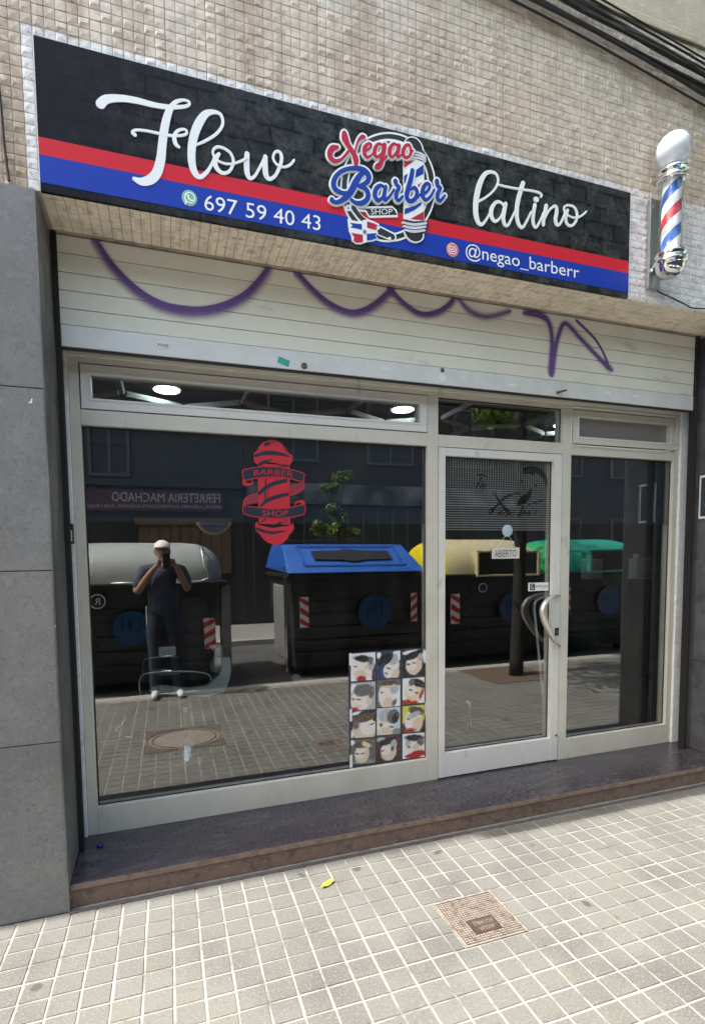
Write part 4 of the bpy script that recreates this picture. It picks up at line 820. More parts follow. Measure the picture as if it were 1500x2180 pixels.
for q in ([(808, 780), (826, 782), (826, 788), (808, 786)], [(952, 763), (964, 766), (962, 770), (951, 767)], [(1082, 816), (1098, 817), (1097, 823), (1082, 821)], [(1288, 833), (1302, 836), (1300, 842), (1289, 839)], [(1345, 838), (1360, 841), (1359, 847), (1346, 845)], [(985, 799), (991, 800), (990, 805), (985, 804)]):
    patch('torn_label', q, 'white_plastic', bb)
for u, v, r in ((647, 779, 0.017), (941, 788, 0.013)):
    p = PY(u, v, SHY - .006); MB().lathe_y(p, [(r, 0), (r, .004), (r * .55, .010), (r * .5, .010)], 16).build('lock', M['lock_brass'], bb)
p = PY(941, 803, SHY - .0062); MB().lathe_y(p, [(.024, 0), (.024, .001)], 20).build('round_label', M['white_plastic'], bb)
p = PY(1184, 836, SHY - .006); q = PY(1206, 830, SHY - .045)
MB().tube([p, q], [.009, .006], 8).build('bolt', M['lock_brass'], bb)

# ------------------------------------------------------------------ barber pole lamp
def pole_print():
    m = bpy.data.materials.new('pole_stripes'); m.use_nodes = True; n, l = nodes_of(m); b = n['Principled BSDF']
    at = n.new('ShaderNodeAttribute'); at.attribute_name = 'st'; sx = n.new('ShaderNodeSeparateXYZ'); l.new(at.outputs['Vector'], sx.inputs[0])
    t = math_node(n, l, 'FRACT', math_node(n, l, 'ADD', math_node(n, l, 'MULTIPLY', sx.outputs[1], 3.9), math_node(n, l, 'MULTIPLY_ADD', sx.outputs[0], -1.0, 0.42)))
    red = math_node(n, l, 'MULTIPLY', math_node(n, l, 'GREATER_THAN', t, 0.0), math_node(n, l, 'LESS_THAN', t, 0.25)); blue = math_node(n, l, 'MULTIPLY', math_node(n, l, 'GREATER_THAN', t, 0.5), math_node(n, l, 'LESS_THAN', t, 0.75))
    c = mixc(n, l, red, (0.78, 0.80, 0.84), (0.52, 0.02, 0.04)); c = mixc(n, l, blue, c, (0.01, 0.12, 0.50)); l.new(c, b.inputs['Base Color']); b.inputs['Roughness'].default_value = 0.4; MATS['pole_stripes'] = m
pole_print()
def opal():
    m = bpy.data.materials.new('opal_globe'); m.use_nodes = True; b = m.node_tree.nodes['Principled BSDF']
    b.inputs['Base Color'].default_value = (0.80, 0.86, 0.96, 1); b.inputs['Roughness'].default_value = 0.05; b.inputs['Transmission Weight'].default_value = 0.4; b.inputs['Subsurface Weight'].default_value = 0.2; b.inputs['Subsurface Radius'].default_value = (.03, .03, .03); b.inputs['Coat Weight'].default_value = 0.5; MATS['opal_globe'] = m
opal()
gl_c = PY(1431, 319, -0.565); bt = PY(1428, 585, -0.565)
AX, AY = (gl_c.x + bt.x) / 2 - 0.004, -0.565
zb, zg = bt.z - 0.02, gl_c.z
bp_ = thing('barber_pole', (AX, -0.45, zb), 'chrome barber pole lamp with white globe beside the black shop sign', 'lamp')
kz = lambda v: PY(1428, v, AY).z
z_tub0, z_tub1 = kz(545), kz(382)
RT = 0.062
MB().lathe((AX, AY, 0), [(0.088 * math.cos(t), zg + 0.092 * math.sin(t)) for t in [(-78 + 11 * i) * PI / 180 for i in range(15)]] + [(0.002, zg + 0.092)], 32).build('globe', M['opal_globe'], bp_, smooth=True)
prof = lambda base, pts: [(r, base + z) for r, z in pts]
MB().lathe((AX, AY, 0), prof(z_tub1, [(0.070, -0.012), (0.076, -0.006), (0.076, 0.006), (0.068, 0.012), (0.068, 0.026), (0.080, 0.030), (0.080, 0.044), (0.066, 0.052), (0.062, 0.066), (0.048, 0.074), (0.03, 0.076)]), 32).build('top_cap', M['chrome'], bp_, smooth=True)
MB().lathe((AX, AY, 0), prof(z_tub0, [(0.020, -0.118), (0.048, -0.112), (0.064, -0.096), (0.072, -0.070), (0.074, -0.052), (0.086, -0.048), (0.086, -0.034), (0.074, -0.028), (0.072, -0.010), (0.078, -0.004), (0.078, 0.008), (0.070, 0.012)]), 32).build('bottom_cap', M['chrome'], bp_, smooth=True)
mb = MB(); nn_ = 40; r = 0.049
for i in range(2):
    for k in range(nn_ + 1): t = 2 * PI * k / nn_; mb.v.append((AX + r * math.cos(t), AY + r * math.sin(t), z_tub0 + (z_tub1 - z_tub0) * i))
for k in range(nn_): mb.f.append((k, k + 1, nn_ + 1 + k + 1, nn_ + 1 + k))
o = mb.build('striped_drum', M['pole_stripes'], bp_)
at = o.data.attributes.new('st', 'FLOAT_VECTOR', 'POINT')
for i, v in enumerate(o.data.vertices): k = i % (nn_ + 1); at.data[i].vector = (k / nn_, v.co.z, 0)
for p in o.data.polygons: p.use_smooth = True
MB().lathe((AX, AY, 0), [(RT, z_tub0), (RT, z_tub1), (RT - .003, z_tub1), (RT - .003, z_tub0), (RT, z_tub0)], 36).build('glass_tube', M['clear_glass'], bp_, smooth=True)
mat('bracket_steel', (0.42, 0.43, 0.45), 0.32, 0.85)
bx0 = AX - 0.045
br_ = MB().box((bx0, -0.470, kz(598)), (bx0 + 0.09, -0.4475, kz(400)), .003).build('bracket', M['bracket_steel'], bp_)
for z in (z_tub1 + 0.0, z_tub0 - 0.03): MB().box((AX - .022, AY + .05, z - .012), (AX + .022, -0.465, z + .012), .003).build('arm', M['chrome'], bp_)
for z in (kz(418), kz(560)): MB().tube([(bx0 + .02, -0.474, z), (bx0 + .02, -0.468, z)], .007, 10).build('screw', M['chrome'], br_)
mat('cable_black', (0.012, 0.012, 0.013), 0.55, 0, [((0.035, 0.033, 0.03), 12, 0.5, 0.7)])
cb = [tuple(PY(u, v, y)) for u, v, y in ((1386, 602, -0.462), (1390, 612, -0.457), (1402, 621, -0.4535), (1430, 634, -0.4535), (1460, 649, -0.4535), (1472, 655, -0.4535), (1500, 657, -0.4535), (1540, 660, -0.4535))]
tag(MB().tube(smooth_line(cb, 4), 0.0042, 6).build('lamp_cable', M['cable_black']), 'thin black cable running along the wall from the barber pole lamp', 'cable')

# ------------------------------------------------------------------ bundle of black cables above the tiles
cbun = thing('cable_bundle', (2.5, -0.50, 4.38), 'thick sagging bundle of black and grey cables along the wall top', 'cables')
mat('cable_grey', (0.10, 0.10, 0.098), 0.55, 0, [((0.05, 0.048, 0.045), 9, 0.45, 0.7)])
rr = random.Random(11)
slope = lambda x: 4.375 - 0.115 * (x - 2.3)
for k in range(13):
    y = -0.478 - rr.random() * 0.045; z = 0.0115 * k + rr.uniform(-.006, .006); r = rr.choice((.004, .0055, .007, .009)); pts = []
    for i in range(16):
        x = -1.4 + i * 0.52; pts.append((x, y + rr.uniform(-.008, .008), slope(x) + z + rr.uniform(-.009, .009) + (0.008 * math.sin(i * 1.1 + k))))
    MB().tube(smooth_line(pts, 3), r, 6).build('cable', M['cable_grey' if k % 4 == 1 else 'cable_black'], cbun, smooth=True)
for dz, r, sg in ((-.045, .006, .030), (.185, .006, .01), (.215, .005, .012)):
    pts = [(-1.4 + i * 0.40, -0.475, slope(-1.4 + i * .40) + dz - sg * math.sin(i * .55) + rr.uniform(-.003, .003)) for i in range(20)]
    MB().tube(smooth_line(pts, 3), r, 6).build('cable', M['cable_black'], cbun, smooth=True)
for x in (0.3, 1.55): box('cable_clamp', (x, -0.530, slope(x) - .015), (x + .010, -0.448, slope(x) + .17), M['cable_black'], cbun, .002)
cb = [tuple(PY(u, v, -0.455)) for u, v in ((-6, 150), (2, 230), (8, 300), (14, 350), (19, 384))]
tag(MB().tube(cb, 0.006, 6).build('wall_cable', M['cable_black']), 'black cable dropping down the tiles to the top of the grey pillar', 'cable')

# ------------------------------------------------------------------ small fittings
a, b = PX(128, 1114, -0.4535), PX(160, 1160, -0.4535)
kb = thing('switch_box', (-0.445, -0.15, 1.63), 'small black switch box with white sticker on the doorway side of the pillar', 'switch')
p0, p1 = PY(133, 1115, -0.10), PY(158, 1158, -0.10)
box('housing', (-0.4555, -0.128, p1.z), (-0.4255, -0.0900, p0.z), M['black_plastic'], kb, .004)
box('sticker', (-0.4490, -0.1295, p1.z + .012), (-0.4300, -0.1278, p1.z + .065), M['white_plastic'], kb)
# notice on the right-hand reveal
NXX = 3.6335
nt = thing('wall_notice', (NXX, -0.25, 1.80), 'dark notice with white border on the stone right of the shop window', 'notice')
box('panel', (NXX - .0035, -0.315, 1.795), (NXX, -0.172, 2.10), M['white_plastic'], nt)
mat('notice_print', (0.035, 0.045, 0.06), 0.4, 0, [((0.14, 0.15, 0.16), 40, 0.55, 0.68)])
box('printed_area', (NXX - .0048, -0.303, 1.812), (NXX - .0036, -0.184, 2.083), M['notice_print'], nt)
# paper scrap left of the doorway
a = PY(62, 852, -0.4642); tag(MB().prism([PY(u, v, -0.4642) for u, v in ((61, 858), (68, 858), (69, 848), (66, 849), (65, 855), (61, 855))], (0, .0005, 0)).build('paper_scrap', M['white_plastic']), 'scrap of white paper stuck on the grey stone pillar', 'paper')
# iron hatch with square studs
mat('iron', (0.25, 0.215, 0.185), 0.6, 0.2, [((0.32, 0.28, 0.245), 14, 0.45, 0.7), ((0.09, 0.07, 0.055), 40, 0.5, 0.7)], (120, 0.3))
mat('iron_dark', (0.07, 0.045, 0.035), 0.6, 0.4, [((0.13, 0.085, 0.065), 25, 0.45, 0.7)])
x0, x1, y0, y1 = MAN1
mh = thing('water_hatch', ((x0 + x1) / 2, (y0 + y1) / 2, 0), 'square rusty iron water hatch with studded lid in the pavement', 'hatch')
mb = MB(); w = .008
for a, b in (((x0, y0), (x1, y0 + w)), ((x0, y1 - w), (x1, y1)), ((x0, y0 + w), (x0 + w, y1 - w)), ((x1 - w, y0 + w), (x1, y1 - w))): mb.box((a[0], a[1], -.003), (b[0], b[1], .0025))
mb.build('rim', M['iron'], mh)
box('lid', (x0 + .0095, y0 + .0095, -.003), (x1 - .0095, y1 - .0095, -.0008), M['iron_dark'], mh)
mb = MB(); N = 21
for i in range(N):
    for j in range(N):
        x = x0 + .0115 + (x1 - x0 - .023) * (i + .5) / N; y = y0 + .0115 + (y1 - y0 - .023) * (j + .5) / N
        if 5 <= i <= 14 and 3 <= j <= 9: continue
        mb.box((x - .0044, y - .0042, -.001), (x + .0044, y + .0042, .0022))
mb.build('studs', M['iron'], mh)['kind'] = 'stuff'
ax, bx, ay, by = x0 + .085, x0 + .200, y0 + .052, y0 + .128
pl_ = box('name_plate', (ax, ay, -.001), (bx, by, .001), M['iron_dark'], mh)
def flat(x0_, x1_, y0_, y1_, z, rot=False): return lambda s, t: (x0_ + (x1_ - x0_) * s, y0_ + (y1_ - y0_) * t, z)
text_map('plate_word', 'POTABLE', flat(bx - .012, ax + .012, by - .014, ay + .042, .0022), M['iron'], mh); text_map('plate_word', 'AIGUA', flat(bx - .022, ax + .022, by - .046, ay + .010, .0022), M['iron'], mh)
x0, x1, y0, y1 = MAN2
m2 = thing('manhole_cover', ((x0 + x1) / 2, (y0 + y1) / 2, 0), 'large rectangular iron cover with an oval relief, mirrored in the wide window', 'manhole cover')
box('plate', (x0, y0, -.003), (x1, y1, .0015), M['iron'], m2)
cxm, cym = (x0 + x1) / 2, (y0 + y1) / 2
for k, s in enumerate((0.94, 0.80)): MB().tube([(cxm + s * (x1 - x0) / 2 * math.cos(2 * PI * i / 40), cym + s * (y1 - y0) / 2 * math.sin(2 * PI * i / 40), .001) for i in range(41)], .006, 6).build('oval_ring', M['iron_dark'], m2)
mb = MB()
for i in range(34):
    x = x0 + (x1 - x0) * (i + .5) / 34
    for sgn in (-1, 1):
        e = 1 - ((x - cxm) / ((x1 - x0) / 2)) ** 2; yy = cym + sgn * (y1 - y0) / 2 * math.sqrt(max(0, e)) * .97
        if abs(yy - (cym + sgn * (y1 - y0) / 2)) > .012: mb.box((x - .005, min(yy, cym + sgn * (y1 - y0) / 2), .001), (x + .005, max(yy, cym + sgn * (y1 - y0) / 2), .004))
mb.build('corner_ribs', M['iron_dark'], m2)
# litter
mat('leaf_yellow', (0.55, 0.55, 0.03), 0.5); mat('cap_blue', (0.006, 0.02, 0.16), 0.4)
p = PZ(697, 1883, .004); q = PZ(706, 1874, .004) - p; lf = MB(); dv = (PZ(710, 1872, .004) - PZ(684, 1890, .004)); L_ = dv.length / 2; dv.normalize(); nv = Vector((-dv.y, dv.x, 0))
pts = []
for i in range(9): t = i / 8 * 2 - 1; pts.append(p + dv * L_ * t + nv * 0.016 * (1 - t * t) + Vector((0, 0, .004 + .006 * t * t)))
low = [p + dv * L_ * t - nv * 0.015 * (1 - t * t) + Vector((0, 0, .004 + .010 * t * t)) for t in [i / 8 * 2 - 1 for i in range(9)]]; mid = [p + dv * L_ * t + Vector((0, 0, .001)) for t in [i / 8 * 2 - 1 for i in range(9)]]
lf.add(pts + mid + low, [(i, i + 1, 9 + i + 1, 9 + i) for i in range(8)] + [(9 + i, 9 + i + 1, 18 + i + 1, 18 + i) for i in range(8)])
lfo = lf.build('fallen_leaf', M['leaf_yellow'], None, smooth=True); lfo.modifiers.new('thick', 'SOLIDIFY').thickness = .0008; tag(lfo, 'single yellow-green fallen leaf on the paving before the step', 'leaf')
p = PZ(205, 1800, .115); tag(MB().lathe((p.x + .02, p.y - .02, .115), [(.016, .0002), (.017, .006), (.016, .012), (.012, .014)], 20).build('bottle_cap', M['cap_blue'], None, smooth=True), 'small blue bottle cap at the left end of the step', 'bottle cap')

# ------------------------------------------------------------------ inside the shop
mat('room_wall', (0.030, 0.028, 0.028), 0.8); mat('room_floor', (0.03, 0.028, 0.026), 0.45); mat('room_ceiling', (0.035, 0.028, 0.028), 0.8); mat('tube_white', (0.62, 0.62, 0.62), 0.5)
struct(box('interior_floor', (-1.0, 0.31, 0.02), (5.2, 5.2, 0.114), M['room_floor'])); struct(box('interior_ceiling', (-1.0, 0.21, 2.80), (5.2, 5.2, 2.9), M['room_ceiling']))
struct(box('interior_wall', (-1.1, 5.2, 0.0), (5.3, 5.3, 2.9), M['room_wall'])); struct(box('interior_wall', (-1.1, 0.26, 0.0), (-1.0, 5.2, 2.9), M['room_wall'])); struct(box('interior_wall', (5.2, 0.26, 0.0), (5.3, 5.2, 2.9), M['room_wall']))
emit('lamp_glow', (0.85, 1.0, 0.98), 14.0)
for k, (u, v, lab_) in enumerate(((355, 830, 'lit round ceiling lamp behind the long fanlight, furthest from the door'), (857, 872, 'lit round ceiling lamp behind the long fanlight, next to the door'), (1200, 905, 'lit round ceiling lamp deep behind the right fanlight'))):
    p = PZ(u, v, 2.78); dl_ = thing('ceiling_lamp', (p.x, p.y, 2.78), lab_, 'lamp', 'round lamps in the shop ceiling')
    MB().lathe((p.x, p.y, 2.78), [(.100, .0), (.105, .012), (.095, .0199)], 28).build('rim', M['white_plastic'], dl_); MB().lathe((p.x, p.y, 2.776), [(.088, 0), (.088, .0035)], 28).build('diffuser', M['lamp_glow'], dl_)
hexl = thing('hexagon_light', (1.5, 1.2, 2.70), 'honeycomb of grey light tubes under the dark shop ceiling', 'light')
HX, HS = 0.425, 0.49; tubes = set()
for r in range(-1, 4):
    for i in range(-2, 12):
        xv = -0.26 + i * HX; near = (i + r) % 2 == 0
        yv = 1.12 + r * HS * 1.5 + (0 if near else HS / 2)
        yn = 1.12 + r * HS * 1.5 + (HS / 2 if near else 0)
        tubes.add(((xv, yv), (xv + HX, yn)))
        if near: tubes.add(((xv, yv), (xv, yv - HS)))
for (xa, ya), (xb, yb) in sorted(tubes):
    if min(ya, yb) < 0.25 or max(xa, xb) > 5 or min(xa, xb) < -0.95: continue
    a, b = Vector((xa, ya, 2.735)), Vector((xb, yb, 2.735)); e = (b - a).normalized(); MB().tube([a + e * .025, b - e * .025], .022, 6).build('light_tube', M['tube_white'], hexl)
mat('leather', (0.012, 0.012, 0.013), 0.35); mat('chair_white', (0.80, 0.83, 0.83), 0.3)
IY = 0.75
def ip(u, v, y=IY): return tuple(PY(u, v, y))
ch = thing('barber_chair', (0.2, IY + .25, 0.114), 'black barber chair with pale grey curved armrests inside the wide window', 'chair')
for k, dy in enumerate((0.0, 0.56)):
    mb = MB(); base_ = [(322, 1466), (345, 1462), (400, 1468), (440, 1462), (466, 1440), (472, 1420), (458, 1403), (490, 1402), (492, 1425), (488, 1450), (478, 1472), (440, 1484), (390, 1482), (340, 1476), (318, 1474)]
    pts = [Vector(ip(u, v)) + Vector((0, dy, 0)) for u, v in base_]; mb.prism(pts, (0, .05, 0)); mb.build('armrest', M['chair_white'], ch, fixn=True)
    loop = smooth_line([ip(u, v) for u, v in ((303, 1495), (296, 1470), (298, 1445), (310, 1436), (350, 1432), (400, 1431), (440, 1436), (450, 1448), (452, 1462))], 3)
    MB().tube([Vector(p) + Vector((0, dy + .025, 0)) for p in loop], .008, 8).build('arm_loop', M['chrome'], ch, smooth=True)
p = Vector(ip(395, 1475)); MB().box((p.x - .30, IY + .06, p.z - .13), (p.x + .27, IY + .55, p.z + .02), .04).build('seat', M['leather'], ch); MB().box((p.x - .02, IY + .08, p.z + .02), (p.x + .18, IY + .53, p.z + .62), .05).build('backrest', M['leather'], ch)
MB().lathe((p.x, IY + .3, 0.114), [(.30, 0), (.30, .03), (.08, .06), (.06, p.z - .25)], 28).build('pedestal', M['chrome'], ch)
MB().box((p.x - .62, IY + .12, .30), (p.x - .36, IY + .48, .33), .01).build('footrest', M['chrome'], ch); MB().tube([(p.x - .30, IY + .3, p.z - .1), (p.x - .5, IY + .3, .32)], .02, 8).build('footrest_stem', M['chrome'], ch)
for nm, u0, v0, u1, v1, y, lab_ in (('pale_block', 337, 1380, 375, 1396, 0.73, 'small pale block by the barber chair behind the glass'),):
    a, b = PY(u0, v0, y), PY(u1, v1, y)  # plain pale rounded block at the chair, facing the window
    tw = tag(MB().box((a.x, y, b.z), (b.x, y + .05, a.z), .012).build(nm, M['white_plastic']), lab_, 'towel')
for u0, v0, u1, v1, lab_ in ((1254, 1190, 1282, 1232, 'white paper dispenser on the inner wall panel nearest the door'), (1356, 1188, 1391, 1232, 'white paper dispenser on the inner wall panel beside the dark inner door')):
    a, b = PY(u0, v0, 0.9), PY(u1, v1, 0.9); t_ = thing('paper_dispenser', (a.x, 0.9, b.z), lab_, 'dispenser', 'paper dispensers inside the shop')
    MB().box((a.x, 0.9, b.z), (b.x, 1.0, a.z), .01).build('case', M['tube_white'], t_); MB().box((a.x + .02, 0.93, a.z), (a.x + .06, 0.97, a.z + .04), .006).build('lock_tab', M['white_plastic'], t_)
mat('inner_panel', (0.010, 0.013, 0.018), 0.4)
a, b = PY(1338, 1118, 1.0), PY(1432, 1540, 1.0)
pn = thing('inner_door', (a.x, 1.62, 0.114), 'dark inner door with silver lever handle behind the narrow pane', 'door')
box('leaf', (PY(1342, 1200, 1.62).x, 1.601, 0.1142), (b.x + .9, 1.66, 2.10), M['inner_panel'], pn); MB().tube([PY(1395, 1238, 1.585), PY(1376, 1238, 1.585)], .008, 8).build('lever_handle', M['chrome'], pn)
mat('clock_blue', (0.08, 0.17, 0.38), 0.4)
p = PY(455, 1100, 1.9); ck = thing('wall_clock', (p.x, 1.9, p.z - .16), 'round blue and white disc hanging inside just under the navy film', 'clock')
for nm, r, y, m in (('rim', .165, 1.92, 'white_plastic'), ('face', .14, 1.905, 'clock_blue')):
    MB().lathe_y((p.x, y, p.z), [(r, 0), (r, .015)], 28).build(nm, M[m], ck)
# ------------------------------------------------------------------ street behind the camera, seen in the glass
mat('bin_black', (0.016, 0.018, 0.019), 0.45, 0, [((0.035, 0.037, 0.037), 5, 0.5, 0.75), ((0.07, 0.068, 0.06), 9, 0.62, 0.78)])
mat('bin_grey', (0.22, 0.225, 0.23), 0.5, 0, [((0.16, 0.16, 0.165), 5, 0.45, 0.7)])
mat('bin_blue', (0.018, 0.10, 0.42), 0.3, 0, [((0.014, 0.075, 0.33), 4, 0.45, 0.7)]); mat('bin_cream', (0.50, 0.45, 0.27), 0.38, 0, [((0.48, 0.42, 0.26), 6, 0.5, 0.72), ((0.22, 0.18, 0.11), 9, 0.62, 0.76)])
mat('bin_teal', (0.012, 0.28, 0.20), 0.35, 0, [((0.012, 0.29, 0.21), 5, 0.5, 0.7)]); mat('bin_silver', (0.31, 0.335, 0.325), 0.4, 0, [((0.28, 0.30, 0.29), 3, 0.45, 0.7), ((0.15, 0.15, 0.14), 7, 0.60, 0.75)])
mat('bin_yellow', (0.60, 0.51, 0.015), 0.35); mat('bin_green', (0.02, 0.33, 0.10), 0.35); mat('logo_disc', (0.008, 0.05, 0.15), 0.4); mat('mark_red', (0.52, 0.02, 0.03), 0.4); mat('mark_white', (0.74, 0.74, 0.74), 0.4)
BF = -3.72
def bin_text(nm, txt, x0, x1, z0, z1, y, m, par): return text_map(nm, txt, lambda s, t: (x1 + (x0 - x1) * s, y, z0 + (z1 - z0) * t), m, par)
def body(root, x0, x1, zt, m, yb=-5.15, low=0.12):
    mb = MB(); n = 9; prof = [(BF - .16, ROAD + low), (BF - .10, 0.25), (BF - .03, 0.75), (BF, 1.02), (BF + .02, zt)]; back = [(yb + .16, ROAD + low), (yb + .10, .25), (yb + .03, .75), (yb, 1.02), (yb - .02, zt)]
    for t, ((ya, z), (yc, _)) in enumerate(zip(prof, back)):
        s = .10 * (1 - t / 4); mb.v += [(x0 + s, ya, z), (x1 - s, ya, z), (x1 - s, yc, z), (x0 + s, yc, z)]
    for t in range(4):
        for k in range(4): a = t * 4 + k; b = t * 4 + (k + 1) % 4; mb.f.append((a, b, b + 4, a + 4))
    mb.f += [(3, 2, 1, 0), (16, 17, 18, 19)]
    o = mb.build('body', M[m], root, fixn=True)
    for z in (0.25, 0.42, 0.60, 0.78, 0.95): MB().box((x0 + .10, BF - .10 + z * .09, z - .008), (x1 - .10, BF - .055 + z * .07, z + .008), .003).build('rib', M[m], o)
    for x in (x0 + .25, x1 - .25):
        for y in (BF - .30, yb + .30): MB().tube([(x - .04, y, ROAD + .08), (x + .04, y, ROAD + .08)], .08, 16).build('wheel', M['rubber'], root)
    return o
def stripe_panel(root, x, z0, z1, w, lean):
    p = MB().box((x, BF + .022, z0), (x + w, BF + .030, z1), .004).build('marker', M['mark_white'], root); h = (z1 - z0)
    for k in range(3):
        za = z0 + h * (k * .36 - .05); q = [(x, BF + .0325, za + (.0 if lean > 0 else h * .2)), (x + w, BF + .0325, za + (h * .2 if lean > 0 else 0)), (x + w, BF + .0325, za + (h * .38 if lean > 0 else h * .18)), (x, BF + .0325, za + (h * .18 if lean > 0 else h * .38))]
        q = [(a, b, min(max(c, z0), z1)) for a, b, c in q]; MB().prism(q, (0, -.003, 0)).build('marker_stripe', M['mark_red'], p, fixn=True)
def badge(root, x, z, r=.21):
    o = MB().lathe_y((x, BF + .032, z), [(r, 0), (r, .004)], 32).build('badge', M['logo_disc'], root); o.data.transform(Matrix.Identity(4))
    bin_text('badge_letters', "L'H", x - r * .5, x + r * .5, z - r * .15, z + r * .55, BF + .0335, M['film_black'], o)
def dome(root, x0, x1, z0, zt, m, cap=None, cap_side=-1, yb=-5.15, e1=.42):
    a = (x1 - x0) / 2; cx = (x0 + x1) / 2; b = (BF + .05 - yb) / 2; cy = (BF + .05 + yb) / 2; c = zt - z0; nu, nv = 40, 12
    sg = lambda v, e: math.copysign(abs(v) ** e, v); V = {}
    mbs = [MB(), MB()]
    def pt(i, j):
        t = 2 * PI * i / nu; ph = PI / 2 * j / nv
        return (cx + a * sg(math.cos(ph), .30) * sg(math.cos(t), e1), cy + b * sg(math.cos(ph), .8) * sg(math.sin(t), .5), z0 + c * math.sin(ph) ** .9)
    for i in range(nu):
        for j in range(nv):
            q = [pt(i, j), pt(i + 1, j), pt(i + 1, j + 1), pt(i, j + 1)]; xm = sum(p[0] for p in q) / 4
            k = 1 if cap and (xm - cx) * cap_side > a * .80 else 0; mbs[k].add(q, [(0, 1, 2, 3)])
    o = mbs[0].build('lid', M[m], root, smooth=True)
    if cap: mbs[1].build('lid_end', M[cap], root, smooth=True)
    MB().box((x0 - .02, yb - .02, z0 - .05), (x1 + .02, BF + .07, z0 + .004), .02).build('rim', M['bin_black'], root)
    return o
def hood(root, x0, x1, z0, z1, m):
    mb = MB(); y0, y1 = BF + .02, BF + .10; w = .035
    mb.box((x0, y0, z1 - w), (x1, y1 - .02, z1), .012); mb.box((x0, y0 - .2, z0), (x0 + w, y1, z1 - w + .005), .012); mb.box((x1 - w, y0 - .2, z0), (x1, y1, z1 - w + .005), .012); mb.box((x0, y0, z0 - w * .6), (x1, y1, z0 + w * .3), .01)
    o = mb.build('hatch_frame', M[m], root); box('hatch_mouth', (x0 + w, BF + .015, z0 + .01), (x1 - w, BF + .055, z1 - w), M['bin_black'], root)
    for f in (.25, .55, .8): MB().lathe_y((x0 + (x1 - x0) * f, BF + .0555, (z0 + z1) / 2 - .02), [(.13, 0), (.13, .006), (.09, .03)], 18).build('flap', M['rubber'], root)
def pipe_side(root, x, m):  # grey lifting post at the end of a container
    MB().box((x, BF - .32, ROAD + .10), (x + .12, BF - .02, 1.20), .04).build('lifting_post', M[m], root)
BIN_LAB = 'bins parked along the kerb'
g = thing('rubbish_bin', (-.35, BF - .7, ROAD), 'black rubbish container with a rounded silver lid, mirrored behind the photographer', 'bin', BIN_LAB)
body(g, -1.30, .62, 1.22, 'bin_black'); dome(g, -1.38, .70, 1.26, 1.76, 'bin_silver', 'bin_grey', 1); stripe_panel(g, .42, .42, .80, .14, 1); badge(g, -.42, .72); pipe_side(g, .64, 'bin_grey')
MB().tube(smooth_line([(-.62 + .0, BF + .085, 1.27), (.40, BF + .085, 1.27), (.44, BF + .09, 1.45), (.42, BF - .05, 1.66), (.40, BF - .4, 1.78)], 4), .014, 8).build('lid_bar', M['chrome'], g, smooth=True)
o = MB().lathe_y((-.78, BF + .032, 1.06), [(.09, 0), (.09, .004)], 24).build('round_mark', M['mark_white'], g); MB().lathe_y((-.78, BF + .038, 1.06), [(.075, 0), (.075, .003)], 24).build('mark_centre', M['bin_black'], o); bin_text('mark_letter', 'R', -.81, -.75, 1.02, 1.10, BF + .0425, M['mark_white'], o)
b_ = thing('paper_bin', (2.42, BF - .7, ROAD), 'black paper container with a sloping bright blue lid and long slot', 'bin', BIN_LAB)
body(b_, 1.54, 3.46, 1.28, 'bin_black'); stripe_panel(b_, 1.66, .62, 1.02, .12, -1); stripe_panel(b_, 3.28, .62, 1.02, .10, 1); badge(b_, 2.72, .78, .24)
mb = MB(); zA, zB = 1.33, 1.72
V = [(1.49, BF + .10, zA), (3.49, BF + .10, zA), (3.50, -5.2, zA + .05), (1.48, -5.2, zA + .05), (1.56, BF - .52, zB), (3.40, BF - .52, zB), (3.40, -5.0, zB + .03), (1.56, -5.0, zB + .03)]
mb.add(V, [(0, 1, 5, 4), (1, 2, 6, 5), (2, 3, 7, 6), (3, 0, 4, 7), (4, 5, 6, 7), (3, 2, 1, 0)])
me = mb.mesh('lid'); bm = bmesh.new(); bm.from_mesh(me); bmesh.ops.recalc_face_normals(bm, faces=bm.faces); bmesh.ops.bevel(bm, geom=bm.edges[:], offset=.03, segments=3, affect='EDGES', profile=.5); bm.to_mesh(me); bm.free(); lid = finish('lid', me, M['bin_blue'], b_, True)
sl_ = lambda t, off=.012: (BF + .10 - .62 * t, zA + (zB - zA) * t + off)
def slope_poly(nm, pts, m, off): MB().prism([(x, sl_(t)[0] + off * .5, sl_(t)[1] + off - .012) for x, t in pts], (0, -.004, -.008)).build(nm, M[m], lid, fixn=True)
slope_poly('slot', [(1.92, .42), (2.34, .40), (2.49, .34), (2.64, .40), (3.08, .42), (3.08, .72), (2.64, .74), (2.49, .80), (2.34, .74), (1.92, .72)], 'film_black', .022)
for t in (.22, .90): slope_poly('lid_ridge', [(1.74, t), (3.24, t), (3.22, t + .03), (1.76, t + .03)], 'bin_blue', .022)
for x in (1.74, 3.22): slope_poly('lid_ridge', [(x, .26), (x + .03, .26), (x + .03, .88), (x, .88)], 'bin_blue', .022)
MB().box((1.50, -5.22, 1.27), (3.48, BF + .06, 1.325), .015).build('rim', M['bin_black'], b_)
MB().box((1.535, BF - 1.1, .1), (1.60, BF - .35, 1.15), .02).build('side_recess', M['bin_grey'], b_); MB().tube([(1.50, BF - .12, .0), (1.50, BF - .12, 1.42)], .016, 8).build('lift_rod', M['chrome'], b_); MB().tube([(1.55, -5.1, 1.80), (3.2, -5.1, 1.80)], .012, 6).build('rear_bar', M['bin_black'], b_)
c_ = thing('packaging_bin', (4.7, BF - .7, ROAD), 'black recycling container with a pale cream rounded lid and yellow end', 'bin', BIN_LAB)
